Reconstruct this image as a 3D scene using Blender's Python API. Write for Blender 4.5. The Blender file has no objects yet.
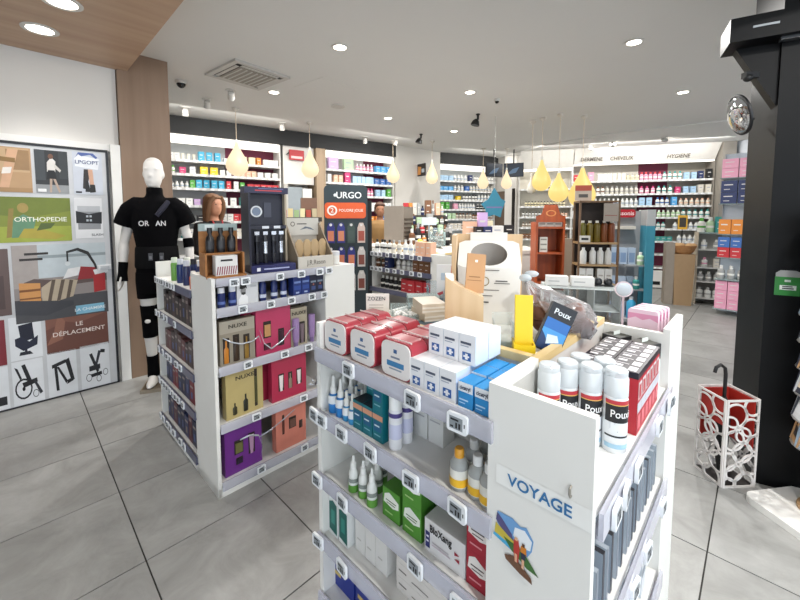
import bpy, bmesh, math, random
from mathutils import Vector, Matrix
random.seed(7)
SC = bpy.context.scene
COL = SC.collection
R = math.radians
# ------------------------------------------------------------------ camera
CAMH = 1.5; PITCH = R(4.0); FPX = 375.0; PPY = 242.0
cd = bpy.data.cameras.new('camera'); cd.sensor_width = 36; cd.lens = FPX/800*36
cd.shift_y = -(300-PPY)/800; cd.clip_start = .02
cam = bpy.data.objects.new('camera', cd); COL.objects.link(cam)
cam.location = (0, 0, CAMH); cam.rotation_euler = (R(90)-PITCH, 0, 0)
SC.camera = cam
# ------------------------------------------------------------------ world, exposure
w = bpy.data.worlds.new('world'); SC.world = w; w.use_nodes = True
bg = w.node_tree.nodes['Background']; bg.inputs[0].default_value = (.82, .91, 1.0, 1); bg.inputs[1].default_value = 2.9
SC.view_settings.view_transform = 'Standard'; SC.view_settings.look = 'None'
SC.view_settings.exposure = 0.0; SC.view_settings.gamma = 1
SC.view_settings.use_curve_mapping = False
LAMP_W = 36.0          # watts of one recessed downlight
# ------------------------------------------------------------------ frames
TH = R(46); CU, SU = math.cos(TH), math.sin(TH)
def G(u, v, z=0): return Vector((u*CU-v*SU, u*SU+v*CU, z))     # shop grid (tiles, gondolas) to world
def at(x, y, Y):                                                # photo direction at a known distance
    r = (x-400)/FPX; q = -(y-PPY)/FPX
    dy = math.cos(PITCH)+q*math.sin(PITCH); dz = -math.sin(PITCH)+q*math.cos(PITCH)
    t = Y/dy
    return Vector((r*t, Y, CAMH+dz*t))
def lin(h):
    h = h.lstrip('#'); c = [int(h[i:i+2], 16)/255 for i in (0, 2, 4)]
    return tuple(x/12.92 if x <= .04045 else ((x+.055)/1.055)**2.4 for x in c)+(1,)
MATS = {}
def mat(hexc, rough=.5, metal=0, emit=0, trans=0, alpha=1, var=.04, scale=14, name=None, spec=.5, coat=0):
    key = (hexc, rough, metal, emit, trans, alpha, var, scale, name, coat)
    if key in MATS: return MATS[key]
    m = bpy.data.materials.new(name or 'mat_'+hexc.lstrip('#')); m.use_nodes = True
    nt = m.node_tree; p = nt.nodes['Principled BSDF']; c = lin(hexc)
    p.inputs['Base Color'].default_value = c; p.inputs['Roughness'].default_value = rough
    p.inputs['Metallic'].default_value = metal; p.inputs['Specular IOR Level'].default_value = spec
    if coat: p.inputs['Coat Weight'].default_value = coat
    if trans: p.inputs['Transmission Weight'].default_value = trans; p.inputs['IOR'].default_value = 1.3
    if alpha < 1: p.inputs['Alpha'].default_value = alpha
    if emit:
        p.inputs['Base Color'].default_value = (c[0]*.15, c[1]*.15, c[2]*.15, 1); p.inputs['Emission Color'].default_value = c; p.inputs['Emission Strength'].default_value = emit
    elif var:
        tc = nt.nodes.new('ShaderNodeTexCoord'); no = nt.nodes.new('ShaderNodeTexNoise'); no.inputs['Scale'].default_value = scale
        no.inputs['Detail'].default_value = 4
        hs = nt.nodes.new('ShaderNodeHueSaturation'); hs.inputs['Color'].default_value = c
        mr = nt.nodes.new('ShaderNodeMapRange'); mr.inputs['To Min'].default_value = 1-var*2; mr.inputs['To Max'].default_value = 1+var*2
        nt.links.new(tc.outputs['Object'], no.inputs['Vector']); nt.links.new(no.outputs['Fac'], mr.inputs['Value'])
        nt.links.new(mr.outputs['Result'], hs.inputs['Value']); nt.links.new(hs.outputs['Color'], p.inputs['Base Color'])
    MATS[key] = m; return m
def clear(hexc='#dfe8ee', mix=.25, name='clear_acrylic'):
    """thin clear plastic: transparent with a glossy coat"""
    key = ('clear', hexc, mix)
    if key in MATS: return MATS[key]
    m = bpy.data.materials.new(name); m.use_nodes = True; nt = m.node_tree
    p = nt.nodes['Principled BSDF']; p.inputs['Base Color'].default_value = lin(hexc); p.inputs['Roughness'].default_value = .12
    tr = nt.nodes.new('ShaderNodeBsdfTransparent'); mx = nt.nodes.new('ShaderNodeMixShader')
    fr = nt.nodes.new('ShaderNodeFresnel'); fr.inputs['IOR'].default_value = 1.3
    ad = nt.nodes.new('ShaderNodeMath'); ad.operation = 'ADD'; ad.use_clamp = True; ad.inputs[1].default_value = mix
    nt.links.new(fr.outputs[0], ad.inputs[0]); nt.links.new(ad.outputs[0], mx.inputs[0])
    nt.links.new(tr.outputs[0], mx.inputs[1]); nt.links.new(p.outputs[0], mx.inputs[2])
    nt.links.new(mx.outputs[0], nt.nodes['Material Output'].inputs[0])
    MATS[key] = m; return m
def wood(hexc, hexd, scale=3, axis=2, rough=.5, name='wood'):
    key = ('wood', hexc, hexd, scale, axis)
    if key in MATS: return MATS[key]
    m = bpy.data.materials.new(name); m.use_nodes = True; nt = m.node_tree; p = nt.nodes['Principled BSDF']; p.inputs['Roughness'].default_value = rough
    tc = nt.nodes.new('ShaderNodeTexCoord'); mp = nt.nodes.new('ShaderNodeMapping'); no = nt.nodes.new('ShaderNodeTexNoise')
    s = [scale*9]*3; s[axis] = scale*.6; mp.inputs['Scale'].default_value = s; no.inputs['Detail'].default_value = 5; no.inputs['Scale'].default_value = 1
    mx = nt.nodes.new('ShaderNodeMix'); mx.data_type = 'RGBA'; mx.inputs[6].default_value = lin(hexd); mx.inputs[7].default_value = lin(hexc)
    mr = nt.nodes.new('ShaderNodeMapRange'); mr.inputs['From Min'].default_value = .3; mr.inputs['From Max'].default_value = .7
    nt.links.new(tc.outputs['Object'], mp.inputs[0]); nt.links.new(mp.outputs[0], no.inputs[0]); nt.links.new(no.outputs[0], mr.inputs[0])
    nt.links.new(mr.outputs[0], mx.inputs[0]); nt.links.new(mx.outputs[2], p.inputs['Base Color'])
    MATS[key] = m; return m
# ------------------------------------------------------------------ mesh builder
def RZ(a): return Matrix.Rotation(a, 4, 'Z')
def TR(x, y, z): return Matrix.Translation((x, y, z))
class MB:
    def __init__(s): s.v = []; s.f = []; s.mi = []; s.mats = []
    def _m(s, m):
        if m not in s.mats: s.mats.append(m)
        return s.mats.index(m)
    def add(s, vs, fs, m, M=None):
        o = len(s.v); i = s._m(m)
        for p in vs:
            p = Vector(p); s.v.append(M @ p if M else p)
        for f in fs: s.f.append([k+o for k in f]); s.mi.append(i)
        return s
    def box(s, x0, x1, y0, y1, z0, z1, m, M=None):
        vs = [(x, y, z) for z in (z0, z1) for y in (y0, y1) for x in (x0, x1)]
        return s.add(vs, [(0,2,3,1),(4,5,7,6),(0,1,5,4),(2,6,7,3),(0,4,6,2),(1,3,7,5)], m, M)
    def quad(s, a, b, c, d, m, M=None): return s.add([a, b, c, d], [(0,1,2,3)], m, M)
    def rect(s, x0, x1, z0, z1, y, m, M=None): return s.quad((x0,y,z0),(x1,y,z0),(x1,y,z1),(x0,y,z1), m, M)   # faces -y
    def poly(s, pts, y, m, M=None): return s.add([(a, y, b) for a, b in pts], [tuple(range(len(pts)))], m, M)  # (x,z) outline, faces -y
    def lathe(s, prof, n, m, M=None, cap=True):
        vs = []; fs = []
        for r, z in prof:
            for k in range(n):
                a = 2*math.pi*k/n; vs.append((r*math.cos(a), r*math.sin(a), z))
        for j in range(len(prof)-1):
            for k in range(n):
                a = j*n+k; b = j*n+(k+1) % n; fs.append((a, b, b+n, a+n))
        if cap:
            if prof[0][0] > 1e-6: fs.append(tuple(reversed(range(n))))
            if prof[-1][0] > 1e-6: fs.append(tuple(range((len(prof)-1)*n, len(prof)*n)))
        return s.add(vs, fs, m, M)
    def loft(s, rings, m, M=None, cap=True):
        n = len(rings[0]); vs = [p for r in rings for p in r]; fs = []
        for j in range(len(rings)-1):
            for k in range(n):
                a = j*n+k; b = j*n+(k+1) % n; fs.append((a, b, b+n, a+n))
        if cap: fs.append(tuple(reversed(range(n)))); fs.append(tuple(range((len(rings)-1)*n, len(rings)*n)))
        return s.add(vs, fs, m, M)
    def ell(s, rings, n, m, M=None):            # rings (cx,cy,z,rx,ry)
        return s.loft([[(cx+rx*math.cos(2*math.pi*k/n), cy+ry*math.sin(2*math.pi*k/n), z) for k in range(n)] for cx, cy, z, rx, ry in rings], m, M)
    def tube(s, pts, r, n, m, M=None):
        pts = [Vector(p) for p in pts]; rs = r if isinstance(r, (list, tuple)) else [r]*len(pts); rings = []
        prev = None
        for i, p in enumerate(pts):
            t = (pts[min(i+1, len(pts)-1)]-pts[max(i-1, 0)]).normalized()
            a = prev if prev is not None else (Vector((0,0,1)) if abs(t.z) < .9 else Vector((1,0,0)))
            x = (a-t*a.dot(t)).normalized(); prev = x; y = t.cross(x)
            rings.append([p+x*rs[i]*math.cos(2*math.pi*k/n)+y*rs[i]*math.sin(2*math.pi*k/n) for k in range(n)])
        return s.loft(rings, m, M)
    def prism(s, pts, y0, y1, m, M=None):       # outline in (x,z), anticlockwise seen from -y
        n = len(pts); vs = [(a, y0, b) for a, b in pts]+[(a, y1, b) for a, b in pts]
        fs = [tuple(range(n)), tuple(reversed(range(n, 2*n)))]+[(k, k+n, (k+1) % n+n, (k+1) % n) for k in range(n)]
        return s.add(vs, fs, m, M)
    def ball(s, c, rx, ry, rz, m, n=16, k=10, M=None):
        prof = [(max(1e-7, math.sin(math.pi*j/k)), -math.cos(math.pi*j/k)) for j in range(k+1)]
        MM = Matrix.Translation(c) @ Matrix.Diagonal((rx, ry, rz, 1))
        return s.lathe(prof, n, m, M @ MM if M else MM, cap=False)
    def mesh(s, name, ang=38):
        me = bpy.data.meshes.new(name); me.from_pydata([tuple(p) for p in s.v], [], s.f)
        for m in s.mats: me.materials.append(m)
        me.polygons.foreach_set('material_index', s.mi); me.polygons.foreach_set('use_smooth', [True]*len(s.f)); me.update()
        me.set_sharp_from_angle(angle=R(ang))
        return me
    def obj(s, name, parent=None, loc=(0,0,0), rz=0, ang=38): return link(name, s.mesh(name, ang), parent, loc, rz)
def link(name, me, parent=None, loc=(0,0,0), rz=0):
    o = bpy.data.objects.new(name, me); COL.objects.link(o); o.location = loc; o.rotation_euler = (0, 0, rz)
    if parent: o.parent = parent
    return o
def tag(o, label, cat, group=None):
    o['label'] = label; o['category'] = cat
    if group: o['group'] = group
    return o
def thing(name, label, cat, loc=(0,0,0), rz=0, group=None): return tag(link(name, None, None, loc, rz), label, cat, group)
def struct(o, label=None, cat=None):
    o['kind'] = 'structure'
    if label: o['label'] = label
    if cat: o['category'] = cat
    return o
def stuff(o): o['kind'] = 'stuff'; return o
def rrect(w, h, r, n=5, cx=0, cz=0):
    pts = []
    for sx, sz, a0 in ((1,-1,-90),(1,1,0),(-1,1,90),(-1,-1,180)):
        for k in range(n+1):
            a = R(a0+90*k/n); pts.append((cx+sx*(w/2-r)+r*math.cos(a), cz+sz*(h/2-r)+r*math.sin(a)))
    return pts
def circ(r, n=20, cx=0, cz=0, rz=None): return [(cx+r*math.cos(2*math.pi*k/n), cz+(rz or r)*math.sin(2*math.pi*k/n)) for k in range(n)]
TXT = {}
def text_mesh(body, h, m, bold=.0, align='CENTER', sx=1.0):
    key = (body, h, m.name, bold, align, sx)
    if key in TXT: return TXT[key]
    c = bpy.data.curves.new('lettering', 'FONT'); c.body = body; c.size = h/.7; c.align_x = align; c.align_y = 'CENTER'
    c.offset = bold*h; c.resolution_u = 3; c.extrude = .0003
    o = bpy.data.objects.new('lettering', c); COL.objects.link(o)
    dg = bpy.context.evaluated_depsgraph_get(); me = bpy.data.meshes.new_from_object(o.evaluated_get(dg))
    bpy.data.objects.remove(o); bpy.data.curves.remove(c)
    me.transform(Matrix.Rotation(R(90), 4, 'X') @ Matrix.Diagonal((sx, 1, 1, 1)))
    me.materials.clear(); me.materials.append(m); me.name = 'lettering'; TXT[key] = me; return me
def text(body, h, m, parent, x, y, z, bold=0, align='CENTER', sx=1.0, rz=0, name='lettering'):
    return link(name, text_mesh(body, h, m, bold, align, sx), parent, (x, y, z), rz)
WHITE = mat('#e9e8e4', .45, var=.015); WPAN = mat('#e4e3df', .5, var=.02); BLACK = mat('#0b0b0d', .5); INK = mat('#15161a', .6)
# ------------------------------------------------------------------ lights of the place
def lamp(name, loc, W, col=(1,.97,.93), size=.1, spot=None, aim=None, parent=None, blend=.6):
    l = bpy.data.lights.new(name, 'SPOT' if spot else 'AREA'); l.energy = W; l.color = col
    if spot: l.spot_size = R(spot); l.spot_blend = blend; l.shadow_soft_size = size
    else: l.shape = 'DISK'; l.size = size
    o = bpy.data.objects.new(name, l); COL.objects.link(o); o.location = loc
    if aim is not None: o.rotation_euler = (Vector(aim)-Vector(loc)).to_track_quat('-Z', 'Y').to_euler()
    if parent: o.parent = parent
    return o
CZ = 2.95
# ================================================================== THE ROOM
PLAS = mat('#dad7d2', .75, var=.015, scale=3, name='white_plaster'); CEIL = mat('#d8d7d4', .8, var=.01, scale=2, name='ceiling_paint')
OAK = wood('#8f7763', '#7f6754', 1.2, 2, .55, 'oak_laminate'); OAKH = wood('#c2a58b', '#b08f76', 1.0, 0, .5, 'oak_soffit')
# floor: dark grout with separate 60 cm tiles
fl = struct(MB().box(-7, 9, -4, 12, -.1, -.004, mat('#393836', .85, name='grout')).obj('floor'))
def tile_mat():
    m = bpy.data.materials.new('grey_stone_tile'); m.use_nodes = True; nt = m.node_tree; p = nt.nodes['Principled BSDF']
    tc = nt.nodes.new('ShaderNodeTexCoord'); oi = nt.nodes.new('ShaderNodeObjectInfo')
    vm = nt.nodes.new('ShaderNodeVectorMath'); vm.operation = 'ADD'
    sc = nt.nodes.new('ShaderNodeVectorMath'); sc.operation = 'SCALE'; sc.inputs['Scale'].default_value = 37
    cb = nt.nodes.new('ShaderNodeCombineXYZ'); nt.links.new(oi.outputs['Random'], cb.inputs[0]); nt.links.new(oi.outputs['Random'], cb.inputs[1])
    nt.links.new(cb.outputs[0], sc.inputs[0]); nt.links.new(tc.outputs['Object'], vm.inputs[0]); nt.links.new(sc.outputs[0], vm.inputs[1])
    n1 = nt.nodes.new('ShaderNodeTexNoise'); n1.inputs['Scale'].default_value = 4.2; n1.inputs['Detail'].default_value = 9; n1.inputs['Roughness'].default_value = .7; n1.inputs['Distortion'].default_value = .7
    nt.links.new(vm.outputs[0], n1.inputs['Vector'])
    cr = nt.nodes.new('ShaderNodeValToRGB'); cr.color_ramp.elements[0].position = .34; cr.color_ramp.elements[1].position = .68
    cr.color_ramp.elements[0].color = lin('#8c8c89'); cr.color_ramp.elements[1].color = lin('#a6a6a4')
    nt.links.new(n1.outputs['Fac'], cr.inputs[0])
    hs = nt.nodes.new('ShaderNodeHueSaturation'); mr = nt.nodes.new('ShaderNodeMapRange'); mr.inputs['To Min'].default_value = .94; mr.inputs['To Max'].default_value = 1.06
    nt.links.new(oi.outputs['Random'], mr.inputs[0]); nt.links.new(mr.outputs[0], hs.inputs['Value']); nt.links.new(cr.outputs[0], hs.inputs['Color'])
    nt.links.new(hs.outputs[0], p.inputs['Base Color']); p.inputs['Roughness'].default_value = .42
    r2 = nt.nodes.new('ShaderNodeMapRange'); r2.inputs['To Min'].default_value = .33; r2.inputs['To Max'].default_value = .55
    nt.links.new(n1.outputs['Fac'], r2.inputs[0]); nt.links.new(r2.outputs[0], p.inputs['Roughness'])
    return m
TS = .585; g = .003
tb = MB(); tm = tile_mat(); tb.box(-TS/2+g, TS/2-g, -TS/2+g, TS/2-g, -.01, 0, tm); tile_me = tb.mesh('tile')
far = MB()
FLOOR_TILES = 0
for i in range(-6, 22):
    for j in range(-9, 16):
        u = .335+TS*(i+.5); v = 1.862+TS*(j-2+.5); p = G(u, v)
        if not (-7 < p.x < 9 and -4 < p.y < 12): continue
        d = math.hypot(p.x, p.y)
        seen = p.y > .4 and abs(p.x) < p.y*1.15+.7 and d < 8.6
        if seen and FLOOR_TILES < 300: link('tile', tile_me, fl, p, TH); FLOOR_TILES += 1
        else: far.add([Vector(q.co) for q in tile_me.vertices], [tuple(q.vertices) for q in tile_me.polygons], tm, Matrix.Translation(p) @ RZ(TH))
stuff(far.obj('tile', fl))
# ceiling
ce = struct(MB().box(-7, 9, -4, 12, CZ, CZ+.1, CEIL).obj('ceiling'))
so = MB(); so.box(-5, .78, .6, 4.155, 2.78, CZ-.001, OAKH); struct(so.obj('trim_1', None, (0,0,0), TH))
# dropped strip of ceiling in front of the right back wall
dp = MB(); P = [(2.3,9.6),(2.95,7.75),(3.62,6.75),(5.0,5.72),(6.48,4.9),(6.48,9.6)]
dp.add([(x,y,2.925) for x,y in P]+[(x,y,CZ-.001) for x,y in P], [tuple(range(6)), tuple(reversed(range(6,12)))]+[(k,(k+1)%6,(k+1)%6+6,k+6) for k in range(6)], CEIL)
struct(dp.obj('trim_2'))
# left wall, oak pillar
wl = MB(); wl.box(-5, .70, 4.16, 4.3, 0, CZ-.001, PLAS); struct(wl.obj('wall_left', None, (0,0,0), TH))
fr = MB(); fr.box(.63, .70, 4.11, 4.159, 0, 2.12, WHITE); fr.box(-1.2, .63, 4.135, 4.159, 2.06, 2.12, WHITE); struct(fr.obj('trim_3', None, (0,0,0), TH))
pi = MB(); pi.box(.705, 1.10, 4.12, 4.6, 0, CZ-.001, OAK); struct(pi.obj('wall_pillar', None, (0,0,0), TH), 'oak laminate pillar behind the mannequin')
# back walls: frames with local x along the wall, local y away from the viewer
class Frame:
    def __init__(s, x, y, deg): s.o = Vector((x, y, 0)); s.a = R(deg); s.M = Matrix.Translation(s.o) @ RZ(s.a)
    def sx(s, px, ly=0):          # distance along the wall of a photo column
        k = (px-400)/FPX; c, n = math.cos(s.a), math.sin(s.a); ox, oy = s.o.x-ly*n, s.o.y+ly*c
        return (k*oy-ox)/(c-k*n)
    def p(s, x, y, z): return s.M @ Vector((x, y, z))
WL = Frame(-3.33, 5.47, 35.2); WM = Frame(.94, 8.7, 25.7); WR = Frame(2.68, 8.58, -17.2)
DARK = mat('#262728', .7, name='dark_header'); GREYW = mat('#b9b6af', .7)
l_end = WL.sx(396); m_end = WM.sx(497); r_end = WR.sx(721)
struct(MB().box(-1.2, l_end, .42, .5, 0, CZ-.001, PLAS, WL.M).obj('wall_back_left'))
struct(MB().box(-1.2, l_end, 0, .06, 2.70, CZ-.002, DARK, WL.M).obj('trim_4'))
struct(MB().box(0, m_end+.4, .42, .5, 0, CZ-.001, PLAS, WM.M).obj('wall_back_middle'))
struct(MB().box(0, m_end, 0, .06, 2.70, CZ-.002, DARK, WM.M).obj('trim_5'))
struct(MB().box(-.3, r_end+.3, .42, .5, 0, CZ-.001, PLAS, WR.M).obj('wall_back_right'))
# white pier between left and middle back walls
a = WL.p(l_end, 0, 0); b = WM.p(0, 0, 0)
d = (b-a); L = d.length; an = math.atan2(d.y, d.x)
struct(MB().box(0, L, .02, .4, 0, CZ-.001, mat('#c2bfb9', .75, var=.015, scale=3), Matrix.Translation(a) @ RZ(an)).obj('wall_pier'))
# doorway wall between middle and right back walls, right wall, shopfront wall behind the viewer
a = WM.p(m_end, .4, 0); b = WR.p(-.02, .4, 0)
d = (b-a); an2 = math.atan2(d.y, d.x); CORNER = (a, an2, d.length)
struct(MB().box(0, d.length, 0, .1, 0, CZ-.001, mat('#c9c6c0', .7), Matrix.Translation(a) @ RZ(an2)).obj('wall_back_corner'))
struct(MB().box(6.5, 6.62, 3.2, 9, 0, CZ-.001, mat('#d3d9e2', .7)).obj('wall_right'))
struct(MB().box(-7, -6.9, -4, 8, 0, CZ-.001, PLAS).obj('wall_far_left'))
sf = MB(); sf.box(-7, -3.2, -2.6, -2.5, 0, CZ-.001, PLAS); sf.box(-3.2, 6.5, -2.6, -2.5, 2.75, CZ-.001, PLAS); sf.box(-3.2, 6.5, -2.6, -2.5, 0, .12, PLAS)
for x in (-1.2, .8, 2.8, 4.6): sf.box(x-.04, x+.04, -2.6, -2.5, .12, 2.75, BLACK)
struct(sf.obj('wall_front'))
# ================================================================== PRODUCT PROTOTYPES
class Proto:
    def __init__(s, name, mb, parts=()):
        s.name = name; s.me = mb.mesh(name); s.parts = [(n, (m if isinstance(m, bpy.types.Mesh) else m.mesh(n)), l) for n, m, l in parts]
    def put(s, label, cat, group, loc, rz=0, tilt=0):
        o = link(s.name, s.me, None, loc, rz); tag(o, label, cat, group)
        if tilt: o.rotation_euler = (tilt, 0, rz)
        for n, m, l in s.parts: link(n, m, o, l)
        return o
def carton(name, w, d, h, body, prints=(), top=None, texts=(), rough=.45, side=None):
    """w wide, d deep, h high; base centre at origin; front at -y"""
    b = MB(); bm = mat(body, rough); b.box(-w/2, w/2, -d/2, d/2, 0, h, bm)
    e = .0005
    if top: b.quad((-w/2, -d/2, h+e), (w/2, -d/2, h+e), (w/2, d/2, h+e), (-w/2, d/2, h+e), mat(top, rough))
    if side:
        for sx in (-1, 1): b.quad(*[(sx*(w/2+e), sx*y, z) for y, z in ((-d/2, 0), (d/2, 0), (d/2, h), (-d/2, h))], mat(side, rough))
    for k, pr in enumerate(prints):            # fractions of the front
        y = -d/2-e*(1+k*.5)
        if len(pr) == 5: b.rect(-w/2+pr[0]*w, -w/2+pr[1]*w, pr[2]*h, pr[3]*h, y, mat(pr[4], rough))
        else: b.poly([(-w/2+a*w, c*h) for a, c in pr[0]], y, mat(pr[1], rough))
    ps = []
    for t, fx, fz, fh, col, bold in texts: ps.append(('lettering', text_mesh(t, fh*h, mat(col, .6), bold, sx=.74), (-w/2+fx*w, -d/2-.0025, fz*h)))
    return Proto(name, b, ps)
def bottle(name, prof, col, cap, capcol, label=None, n=18, rough=.3, trans=0, bands=()):
    """lathe body, cap prof as a part, label band as a part"""
    b = MB(); b.lathe(prof, n, clear(col, .55, 'clear_bottle') if trans else mat(col, rough)); ps = []
    c = MB(); c.lathe(cap, n, mat(capcol, .35)); ps.append(('cap', c, (0,0,0)))
    if label:
        r, z0, z1, lc = label; l = MB(); l.lathe([(r+.0006, z0), (r+.0006, z1)], n, mat(lc, .4), cap=False); ps.append(('label', l, (0,0,0)))
    for r, z0, z1, lc in bands:
        l = MB(); l.lathe([(r+.0009, z0), (r+.0009, z1)], n, mat(lc, .4), cap=False); ps.append(('label_band', l, (0,0,0)))
    return Proto(name, b, ps)
FU = TH-R(90); FV = TH          # facing -u (end faces) and -v (long faces)
def pu(proto, label, cat, group, u, v, z, f=FU, j=0): return proto.put(label, cat, group, G(u, v, z), f+R(random.uniform(-j, j)))
# price tag shared meshes
def tag_mesh(w=.050, h=.041, big=True):
    b = MB(); wm = mat('#eceff2', .35); b.prism(rrect(w, h, .006, 3), -.007, 0, wm)
    b.rect(-w*.36, w*.30, -h*.33, h*.33, -.0074, mat('#8d9499', .4)); dk = INK
    b.rect(-w*.30, w*.1, h*.12, h*.22, -.0076, dk); b.rect(-w*.05, w*.04, -h*.26, h*.04, -.0076, dk); b.rect(w*.1, w*.2, -h*.26, h*.04, -.0076, dk); b.rect(-w*.31, -w*.16, -h*.26, -h*.16, -.0076, dk)
    if big: b.rect(w*.36, w*.41, -h*.1, h*.1, -.0074, dk)
    return b.mesh('price_tag')
TAG = tag_mesh()
RAIL = clear('#dcdde8', .42, 'price_rail_plastic'); RAILD = mat('#5a5c72', .3, name='dark_price_rail')
# ================================================================== GONDOLAS
def gondola(u0, v0, ysplit, depth, ylen, ht, ends, fronts, label, bay=.69, tail=.24, ec=.19, deck=1.145, tagsU=(), tagsV=(), dark=False, back='#cfcdc8'):
    t = thing('display_gondola', label, 'gondola', G(u0, v0), TH)
    W2 = mat('#e6e5e0', .5, var=.025, scale=5, name='white_laminate'); th = .018; ym = ysplit
    MB().box(0, th, 0, ym, .0, ht, W2).obj('side_panel', t)
    MB().box(0, ec, ym, ym+th, 0, ht, W2).obj('side_panel', t)
    MB().box(0, ec, ylen-th, ylen, 0, ht, W2).obj('side_panel', t)
    MB().box(bay, bay+tail, 0, th, 0, ht-.005, W2).obj('side_panel', t)
    MB().box(bay, bay+th, th, ym, 0, ht-.02, W2).obj('divider', t)
    MB().box(bay, bay+tail, ylen-th, ylen, 0, ht-.005, W2).obj('side_panel', t)
    BB = mat(back, .6); EDGE = wood('#d9c28f', '#c9ad78', 3, 0, .5, 'ply_edge')
    MB().box(ec, ec+th, ym, ylen, .0, ht-.02, BB).obj('back_panel', t)
    MB().box(th, bay, ym, ym+th, .0, ht-.02, BB).obj('back_panel', t)
    MB().box(bay-th, bay, ym+th, ylen, 0, ht-.02, BB).obj('back_panel', t)
    MB().box(ec, bay, ylen-th, ylen, 0, ht-.02, W2).obj('back_panel', t)
    MB().box(ec-.002, ec+th+.002, ym+th, ylen-.02, ht-.02, ht, EDGE).obj('top_edge', t)
    MB().box(ec, bay, ym-.002, ym+th+.002, ht-.02, ht, EDGE).obj('top_edge', t)
    MB().box(ec+th, bay-th, ym+th, ylen-th, deck-.02, deck, W2).obj('top_deck', t)
    MB().box(.0, bay+tail, .0, ylen, 0, .05, W2).obj('plinth', t)
    SH = mat('#e2e1de', .45); r = RAILD if dark else RAIL
    for z in ends:      # shelves of the end facing -u
        MB().box(.006, ec, ym+th, ylen-th, z-.016, z, SH).obj('shelf', t)
        b = MB(); b.box(-.012, -.004, ym+.004, ylen-.004, z-.036, z+.008, r); b.box(-.004, .008, ym+.006, ylen-.006, z-.036, z-.030, r); b.obj('price_rail', t)
    for z in fronts:    # shelves of the bay facing -v
        MB().box(th, bay, .006, ym, z-.016, z, SH).obj('shelf', t)
        b = MB(); b.box(th+.002, bay-.002, -.012, -.004, z-.038, z+.012, RAIL); b.box(th+.004, bay-.004, -.004, .008, z-.038, z-.032, RAIL); b.obj('price_rail', t)
    for y, z in tagsU: link('price_tag', TAG, t, (-.013, y-v0, z), R(-90+random.uniform(-6, 6)))
    for x, z in tagsV: link('price_tag', TAG, t, (x-u0, -.013, z), R(random.uniform(-6, 6)))
    return t
# --- gondola 2, in the foreground
E2 = [1.085, .885, .68, .475, .27, .09]; F2 = [.985, .70, .40, .09]
g2 = gondola(.648, .18, .18, .18, .81, 1.168, E2, F2, 'white foreground display gondola with a travel panel on its end',
    tagsU=[(.81, 1.072), (.57, 1.069), (.442, 1.065), (.985, .875), (.945, .873), (.845, .872), (.72, .872), (.575, .868), (.44, .872), (.975, .665), (.845, .663), (.56, .66), (.43, .655), (.975, .46), (.85, .455), (.52, .45)],
    tagsV=[(.735, .962), (.80, .962), (.90, .962), (1.12, .966), (1.26, .966), (1.30, .966), (.72, .672), (.80, .672), (.92, .672), (1.05, .672), (1.25, .672), (.85, .37), (1.0, .37), (1.2, .37)])
# white print band, VOYAGE and the hiking picture on the end panel
BL = mat('#2f6fa3', .5)
b = MB(); b.rect(-.178, .0, -.02, .02, 0, mat('#eeeeea', .3)); link('print_band', b.mesh('print_band'), g2, (-.001, 0, .99), R(-90))
text('VOYAGE', .0215, BL, g2, -.002, .092, .988, .02, sx=1.0, rz=R(-90))
pc = MB(); e = 0
def pp(pts, col): 
    global e
    pc.poly(pts, -e, mat(col, .4)); e += .0002
S = .055
def sc(pts): return [(a*S*1.05, b*S) for a, b in pts]
pp(sc([(-.75,.95),(-.2,1.0),(.1,.85),(.3,.95),(.55,.6),(.5,.2),(.35,-.1),(-.3,-.1),(-.75,.5)]), '#6f9fd0')
pp(sc([(-.1,.72),(.25,.8),(.5,.55),(.45,.2),(.1,.1),(-.15,.4)]), '#e9eef2')
pp(sc([(-.75,.9),(-.55,.75),(-.2,.4),(-.1,.1),(-.35,.15),(-.8,.6)]), '#54507e')
pp(sc([(-.8,.5),(-.3,.25),(.1,.1),(.1,-.15),(-.85,.05)]), '#c9b545')
pp(sc([(-.85,.1),(-.3,.0),(.25,-.1),(.2,-.3),(-.4,-.15),(-.9,-.02)]), '#4aa6cf')
pp(sc([(-.5,.15),(.2,.05),(.75,-.55),(.35,-.5),(-.2,-.2)]), '#3f6b34')
pp(sc([(-.45,-.5),(-.1,-.35),(.5,-.75),(.55,-.95),(.1,-.85),(-.4,-.65)]), '#6b4a36')
pp(sc([(-.12,.3),(.05,.34),(.1,.0),(.05,-.5),(-.08,-.5),(-.12,-.1)]), '#b5372f')
pp(sc([(.14,.22),(.32,.22),(.34,-.05),(.22,-.1),(.12,0)]), '#d07f2a')
pp(sc([(.13,-.02),(.32,-.02),(.3,-.25),(.16,-.25)]), '#2b2f4a')
pp(sc([(-.08,-.2),(.02,-.2),(.02,-.5),(-.06,-.5)]), '#d9a98a'); pp(sc([(.18,-.25),(.27,-.25),(.26,-.58),(.18,-.58)]), '#d9a98a')
pp(sc([(-.07,.42),(.02,.42),(.03,.3),(-.08,.3)]), '#e0b08c'); pp(sc([(.18,.34),(.28,.34),(.28,.22),(.18,.22)]), '#5b3a26')
link('hiking_picture', pc.mesh('hiking_picture'), g2, (-.0015, .130, .86), R(-90))
h = MB(); h.tube([(0,0,.008),(0,-.006,.006),(0,-.007,-.004),(0,-.004,-.01),(0,0,-.01)], .0022, 6, mat('#9a968d', .4, .6)); link('panel_hook', h.mesh('panel_hook'), g2, (-.001, .035, 1.028), R(-90))
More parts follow.
